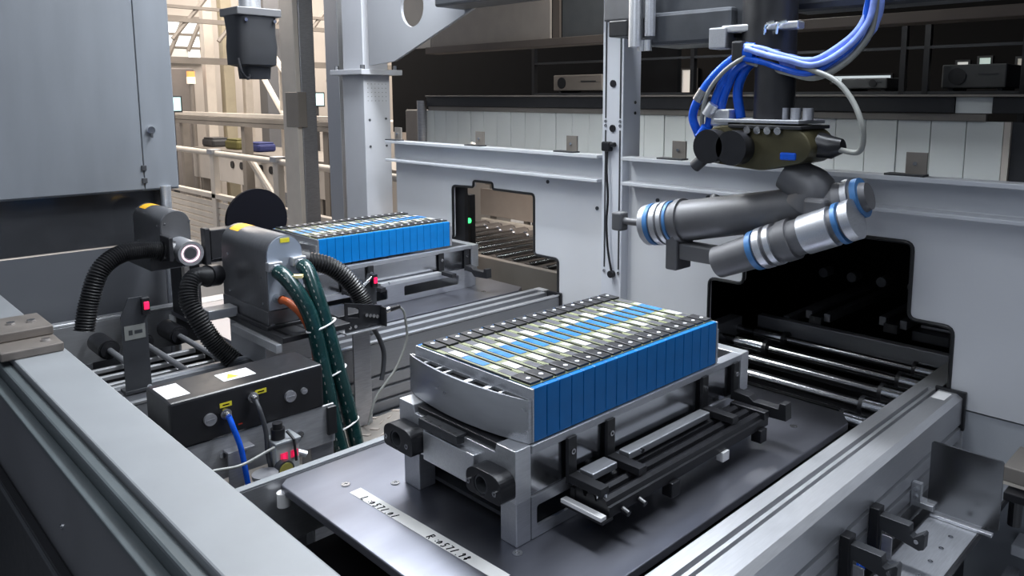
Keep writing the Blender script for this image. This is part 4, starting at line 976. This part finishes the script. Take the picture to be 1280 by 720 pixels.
litpanel('small lit window over the dark machine unit', 5.0, 1.50, 1.56, 1.86, 1.90, 0.4, (0.9, 0.9, 0.85))
litpanel('small greenish lit window over the dark machine unit', 5.0, 1.38, 1.44, 1.84, 1.92, 0.4, (0.7, 0.85, 0.78))
litpanel('wider dim lit window at the far upper right', 5.0, 1.08, 1.24, 1.85, 1.91, 0.16, (0.85, 0.8, 0.7))
struct('wall_hall_back', MB().box(6.4, 6.45, -2.2, 4.6, 0.0, 3.2), mat('dark_hall_wall', (0.012, 0.011, 0.011), 0.7, spec=0.1), 'dark back wall of the right hall')
struct('wall_hall_end', MB().box(2.4, 6.4, -2.2, -2.15, 0.0, 3.2), DARKIN, 'dark end wall of the right hall')
struct('ceiling', MB().box(2.40, 6.5, -2.2, 4.6, 3.2, 3.25), DARKIN, 'dark ceiling of the right hall')
struct('wall_hall_backdrop', MB().box(4.3, 4.34, 3.10, 6.5, 1.35, 3.2), DARKIN, 'dark backdrop sheet added behind the wall gap')  # black backdrop added to keep the bright hall from showing through
struct('wall_upper', MB().box(2.30, 2.34, -2.2, 3.5, 2.30, 3.2), ARMD, 'dark upper fascia over the wall gap')

# white gantry column, gusset
gc = thing('gantry_column', 'white square column with a bolted flange left of the wall', 'column', (2.28, 3.7, 0))
link('shaft', MB().box(2.20, 2.36, 3.59, 3.80, 0.0, 1.795, 0.003), COLM, gc)
link('shaft', MB().box(2.205, 2.355, 3.595, 3.795, 1.823, 2.9, 0.003), COLM, gc)
link('flange', MB().box(2.16, 2.41, 3.54, 3.86, 1.795, 1.823, 0.003), COLM, gc)
for x, y in ((2.185, 3.57), (2.185, 3.83), (2.385, 3.57)): link('bolt', MB().cyl((x, y, 1.823), (x, y, 1.845), 0.012, 6), NICK, gc)
hl = MB()
for i in range(6):
    for j in range(5): hl.cyl((2.225 + 0.022 * i, 3.591, 1.66 + 0.022 * j), (2.225 + 0.022 * i, 3.589, 1.66 + 0.022 * j), 0.003, 6)
link('perforation', hl, GREYH, gc, stuff=True)
for x, z in ((2.23, 1.56), (2.33, 1.565), (2.23, 1.42), (2.33, 1.42)): link('bolt', MB().cyl((x, 3.59, z), (x, 3.586, z), 0.006, 10), DARK, gc)
tag(link('gusset_plate', MB().prism([(3.53, 1.84), (3.30, 1.855), (2.62, 2.085), (2.30, 2.19), (2.30, 2.9), (3.53, 2.9)], 'x', 2.20, 2.215, holes=[circ(3.14, 2.105, 0.093, 40)]), GUSS), 'grey sloping gusset plate with a round hole at top centre', 'gusset plate')

# covered servo unit hanging at upper left
su = thing('covered_motor', 'black cloth covered motor unit hanging at upper left', 'motor', (1.17, 2.6, 1.72))
def loft(profile, n=28):
    b = MB(); rings = []
    for z, cx, cy, rx, ry in profile:
        rings.append([b.bm.verts.new((cx + rx * math.copysign(abs(math.cos(2 * PI * k / n)) ** .45, math.cos(2 * PI * k / n)), cy + ry * math.copysign(abs(math.sin(2 * PI * k / n)) ** .45, math.sin(2 * PI * k / n)), z)) for k in range(n)])
    for i in range(len(rings) - 1):
        for k in range(n): b.bm.faces.new((rings[i][k], rings[i][(k + 1) % n], rings[i + 1][(k + 1) % n], rings[i + 1][k]))
    b.bm.faces.new(rings[0]); b.bm.faces.new(rings[-1])
    return b
link('cover', loft([(1.735, 1.175, 2.60, 0.043, 0.043), (1.775, 1.175, 2.60, 0.046, 0.046), (1.782, 1.168, 2.60, 0.068, 0.062), (1.84, 1.17, 2.60, 0.071, 0.066), (1.885, 1.17, 2.60, 0.068, 0.062), (1.94, 1.168, 2.60, 0.071, 0.066)]), mat('black_cover_cloth', (0.012, 0.013, 0.017), 0.6, 0, 0.3, 10, 0.3), su, True)
link('top_flange', MB().box(1.096, 1.246, 2.53, 2.67, 1.940, 1.966, 0.003), ARM, su)
link('shaft', MB().cyl((1.17, 2.60, 1.966), (1.17, 2.60, 2.7), 0.035, 20), ALUB, su, True)
link('cable', MB().tube(spline([(1.10, 2.55, 1.80), (1.105, 2.54, 1.755), (1.13, 2.55, 1.735), (1.145, 2.57, 1.755)], 14), 0.005, 8), BLACKP, su, True)
for x in (1.125, 1.222): link('bolt', MB().cyl((x, 2.537, 1.925), (x, 2.530, 1.925), 0.006, 10), NICK, su)

# ================================================================ LEFT HALL beyond the cell
gr_ = thing('guard_rail', 'cream tubular guard rail with posts in the hall at left', 'guard rail', (3.2, 7.3, 0))
link('top_rail', MB().tube([(3.2, 4.4, 1.092), (3.2, 9.6, 1.115)], 0.03, 14), CREAM, gr_, True)
link('mid_rail', MB().box(3.17, 3.23, 4.4, 9.6, 0.640, 0.690, 0.004), CREAM, gr_)
for y in (8.13, 6.70, 5.4): 
    p = link('post', MB().box(3.17, 3.23, y - 0.05, y + 0.05, 0.0, 1.13, 0.004), CREAM, gr_)
    link('clamp', MB().box(3.15, 3.25, y - 0.06, y + 0.06, 1.10, 1.15, 0.004), ALU, p)
base = None
for i in range(8):
    z = 0.09 + i * 0.065
    if base is None: base = link('slat', MB().box(3.19, 3.22, 4.4, 9.6, z, z + 0.055, 0.004), CREAM, gr_)
    else: again(base, gr_, (0, 0, i * 0.065))
link('brace', MB().cyl((3.30, 7.5, 1.08), (3.30, 6.85, 0.62), 0.035, 10), CREAM, gr_)
sp_ = thing('hall_post', 'slender cream post with grey side in front of the hall rail', 'post', (2.95, 5.7, 0))
link('front_strip', MB().box(2.86, 2.90, 5.63, 5.86, 0.0, 3.2, 0.004), CREAM, sp_)
link('side_web', MB().box(2.90, 3.02, 5.62, 5.68, 0.0, 3.2, 0.004), STEEL, sp_)
link('collar', MB().box(2.855, 2.93, 5.60, 5.80, 1.45, 1.72, 0.004), TAUPE, sp_)
pc_ = thing('perforated_channel', 'grey perforated channel just left of the white column', 'channel', (2.62, 4.55, 0))
link('channel', MB().box(2.58, 2.68, 4.50, 4.66, 0.0, 3.2, 0.004), ALU, pc_)
link('side_flange', MB().box(2.66, 2.74, 4.44, 4.50, 0.0, 3.2, 0.004), ANOD2, pc_)
hl = MB()
for k in range(9): hl.cyl((2.63, 4.501, 1.0 + 0.075 * k), (2.63, 4.498, 1.0 + 0.075 * k), 0.012, 8)
link('hole_row', hl, BLACK, pc_, stuff=True)
# upper beam and machines behind the rail
ub = thing('cross_beam', 'grey ribbed horizontal beam above the guard rail in the hall', 'beam', (4.2, 8.5, 1.25))
for k in range(3): link('rib', MB().box(4.0 - 0.01 * (k % 2), 4.06, 6.6, 12.2, 1.33 + 0.055 * k, 1.38 + 0.055 * k, 0.004), CREAM if k == 2 else TAUPE, ub)
for y in (7.4, 9.4, 11.4): link('upright', MB().box(4.06, 4.16, y - 0.05, y + 0.05, 0.0, 1.40), TAUPE, ub)
wt = thing('work_bench', 'long dark work table with clutter behind the guard rail', 'table', (4.6, 8.5, 0))
link('top', MB().box(4.25, 5.1, 6.0, 11.6, 0.93, 0.98, 0.004), TAUPE, wt)
link('apron', MB().box(4.27, 4.32, 6.0, 11.6, 0.55, 0.93, 0.004), CREAMW, wt)
for y in (6.2, 8.0, 10.0, 11.4): link('leg', MB().box(4.3, 4.4, y - 0.05, y + 0.05, 0.0, 0.93), TAUPE, wt)
hs = MB()
for k in range(14): hs.cyl((4.27, 6.6 + 0.28 * k, 0.80), (4.255, 6.6 + 0.28 * k, 0.80), 0.05, 10)
link('hole_row', hs, BLACK, wt, stuff=True)
for k, (y, z, s1, m, lab) in enumerate(((10.6, .98, .12, mat('olive_bag', (0.12, 0.11, 0.03), .7), 'olive bag on the hall work table'), (9.95, .98, .10, mat('navy_box', (0.02, 0.03, 0.14), .6), 'navy blue box on the hall work table'), (11.4, .98, .11, DARK, 'dark crate on the hall work table'), (7.6, .98, .12, STEEL, 'grey steel drive unit on the hall work table'))):
    q = thing('bench_item', lab, 'item', (4.5, y, z))
    link('case', MB().box(4.4, 4.65, y - 0.2, y + 0.2, z, z + s1, 0.03), m, q)
    link('lid', MB().box(4.42, 4.63, y - 0.17, y + 0.17, z + s1, z + s1 + 0.02, 0.008), m, q)
# trusses, columns, windows far back
struct('wall_far', MB().box(1.5, 9.2, 13.2, 13.25, 0.0, 4.2), CREAMW, 'cream far wall of the hall')
struct('wall_hall_side', MB().box(9.1, 9.15, 4.6, 13.2, 0.0, 4.2), CREAMW, 'cream side wall of the hall')
struct('ceiling_hall', MB().box(2.2, 9.2, 4.6, 13.25, 4.0, 4.05), TAUPE, 'hall ceiling')
wn = thing('hall_window', 'bright daylight hall window with dark slanted bars at upper left', 'window', (4.7, 12.6, 2.3))
link('pane', MB().box(3.99, 5.06, 13.17, 13.195, 2.265, 2.95), SKYL, wn)
wf = MB()
for z in (2.25, 2.47, 2.68, 2.95): wf.box(3.93, 5.11, 13.1, 13.17, z - 0.02, z + 0.02)
wf.tube([(4.52, 13.11, 2.26), (4.82, 13.11, 2.94)], 0.035, 6); wf.tube([(4.85, 13.11, 2.42), (5.09, 13.11, 2.95)], 0.035, 6)
link('bar', wf, TAUPE, wn)
link('lower_blind', MB().box(4.52, 4.85, 13.1, 13.17, 2.26, 2.46), PANEL, wn)
ht = thing('roof_truss', 'grey roof truss across the top of the left hall', 'truss', (5.0, 11.0, 2.6))
link('chord', MB().box(3.2, 7.0, 11.0, 11.08, 2.68, 2.74), TAUPE, ht)
link('chord', MB().box(3.2, 7.0, 11.0, 11.08, 2.86, 2.90), TAUPE, ht)
link('chord', MB().box(3.2, 7.0, 10.2, 10.28, 2.10, 2.18), TAUPE, ht)
for i in range(6): link('web', MB().tube([(3.3 + 0.6 * i, 11.04, 2.45), (3.9 + 0.6 * i, 11.04, 3.2)], 0.03, 6), TAUPE, ht)
for i, (x, y, m, w1, lab) in enumerate(((4.72, 12.0, CREAM, .07, 'leftmost thin cream hall column'), (5.00, 12.0, mat('ochre_post', (0.42, 0.37, 0.27), .5), .08, 'ochre hall column right of the thin one'), (5.3, 12.0, CREAM, .06, 'thin cream hall column under the hanging motor'), (5.45, 11.5, ANOD2, .13, 'broad dark hall column under the hanging motor'))):
    q = thing('hall_column', lab, 'column', (x, y, 0))
    link('shaft', MB().box(x - w1, x + w1, y - w1, y + w1, 0.0, 4.0, 0.01), m, q)
    link('foot', MB().box(x - w1 * 1.4, x + w1 * 1.4, y - w1 * 1.4, y + w1 * 1.4, 0.0, 0.03), m, q)
tag(link('hall_cupboard', MB().box(3.9, 4.62, 12.3, 12.9, 0.0, 2.12, 0.02), mat('cupboard_grey', (0.23, 0.21, 0.20), 0.5), None), 'tall grey cupboard behind the amber lamp in the hall', 'cupboard')
wl = thing('warning_lamp', 'small glowing amber and white signal lamp in the left hall', 'lamp', (4.42, 11.9, 1.85))
link('dome', MB().cyl((4.42, 11.9, 1.98), (4.42, 11.9, 2.06), 0.055, 18), LAMPL, wl, True)
link('base', MB().cyl((4.42, 11.9, 1.88), (4.42, 11.9, 1.98), 0.06, 18), mat('lamp_white', (0.95, 0.85, 0.72), 0.5, emit=0.5), wl, True)
link('stalk', MB().cyl((4.42, 11.9, 0.0), (4.42, 11.9, 1.88), 0.03, 12), TAUPE, wl)
for x, y, z, lab in ((3.42, 9.85, 1.60, 'monitor with teal screen at the cabinet edge in the left hall'), (5.22, 9.7, 1.66, 'small monitor with pale screen right of the hall post')):
    q = thing('monitor', lab, 'monitor', (x, y, z - 0.1))
    link('case', MB().box(x - 0.12, x + 0.12, y, y + 0.04, z - 0.10, z + 0.10, 0.006), DARK, q)
    link('screen', MB().box(x - 0.10, x + 0.10, y - 0.006, y - 0.001, z - 0.08, z + 0.08), SCRL, q)
    link('stand', MB().box(x - 0.03, x + 0.03, y + 0.01, y + 0.04, 0.0, z - 0.10), DARK, q)
ld_ = thing('hall_ladder', 'cream diagonal steel stair frame left of the hall post', 'stair', (4.2, 8.3, 0))
for a, b in (((4.2, 9.0, 2.35), (4.2, 7.9, 1.45)), ((4.2, 9.1, 1.95), (4.2, 8.05, 1.0))): link('stringer', MB().tube([a, b], 0.032, 8), CREAM, ld_)
for y in (8.62, 8.3, 8.0): link('baluster', MB().tube([(4.2, y, 1.0), (4.2, y, 2.05)], 0.025, 8), CREAM, ld_)
link('stringer', MB().tube([(3.9, 7.0, 1.85), (3.9, 6.1, 1.35)], 0.028, 8), CREAM, ld_)
link('baluster', MB().tube([(3.9, 6.55, 0.9), (3.9, 6.55, 1.70)], 0.028, 8), CREAM, ld_)
br_ = thing('beige_cabinet', 'beige low cabinet at the foot of the hall right of the post', 'cabinet', (5.2, 7.4, 0))
link('case', MB().box(5.3, 6.3, 7.0, 8.6, 0.0, 1.40, 0.01), CREAMW, br_)
link('door', MB().box(5.28, 5.3, 7.1, 7.8, 0.1, 1.3, 0.004), PROJ, br_)

# inside the far opening: a lit onward roller bed
rb_ = thing('onward_rollers', 'brownish cross roller bed seen through the far opening', 'conveyor', (2.95, 3.2, 0))
base = None
for i in range(13):
    if base is None:
        base = link('roller', MB().cyl((2.56, 2.35, 0.850), (3.26, 2.35, 0.850), 0.024, 14), ROLLER, rb_, True)
        link('end_cap', MB().cyl((3.13, 2.35, 0.850), (3.24, 2.35, 0.850), 0.032, 16), CHROME, base, True)
    else:
        o = again(base, rb_, (0, 0.125 * i, 0))
        for ch in [q for q in list(S.objects) if q.parent == base]:
            d = ch.copy(); COL.objects.link(d); d.parent = o
link('side_rail', MB().box(2.52, 2.555, 2.25, 3.93, 0.72, 0.862, 0.003), TAUPE, rb_)
link('side_rail', MB().box(3.265, 3.30, 2.25, 3.93, 0.72, 0.885, 0.003), CREAM, rb_)
link('back_guard', MB().box(3.305, 3.32, 2.25, 3.98, 0.90, 1.08, 0.003), PROJ, rb_)
link('back_guard', MB().box(3.345, 3.36, 2.25, 3.98, 1.10, 1.30, 0.003), PROJ, rb_)
for y in (2.3, 3.55, 3.88):
    link('leg', MB().box(2.52, 2.56, y - 0.02, y + 0.02, 0.0, 0.72), TAUPE, rb_)
    link('guard_post', MB().box(3.321, 3.344, y - 0.02, y + 0.02, 0.0, 1.30), TAUPE, rb_)
link('drip_pan', MB().box(2.56, 3.26, 2.25, 3.93, 0.70, 0.71), PROJ, rb_)
sg = thing('signal_lamp', 'small lit green lamp in the left edge of the far opening', 'lamp', (2.40, 3.0, 0))
link('post', MB().box(2.40, 2.43, 2.965, 3.03, 0.0, 1.20, 0.003), BLACK, sg)
link('green_lamp', MB().cyl((2.40, 2.975, 1.07), (2.394, 2.975, 1.07), 0.013, 16), GREENL, sg)
tag(link('black_side_plate', MB().box(2.31, 2.33, 2.90, 3.1, 0.0, 1.30), BLACK), 'black upright plate in the left edge of the far opening', 'plate')
area('tunnel_fill', (2.7, 3.3, 1.28), (2.9, 3.4, 0.8), 0.3, 0.8, 3, (1.0, 0.85, 0.72))  # small warm fill put inside so the roller bed looks lit

# lamp housings for cell light and added fill (overhead, out of the frame)
for x, y, l, lab in ((1.84, 1.95, 2.9, 'overhead tube light housing above the cell'), (0.1, 1.2, 2.0, 'housing added over the front fill light above the frame bar')):
    tag(link('ceiling_lamp', MB().box(x - 0.25, x + 0.25, y - l / 2, y + l / 2, 3.12, 3.2), BEAM), lab, 'lamp')
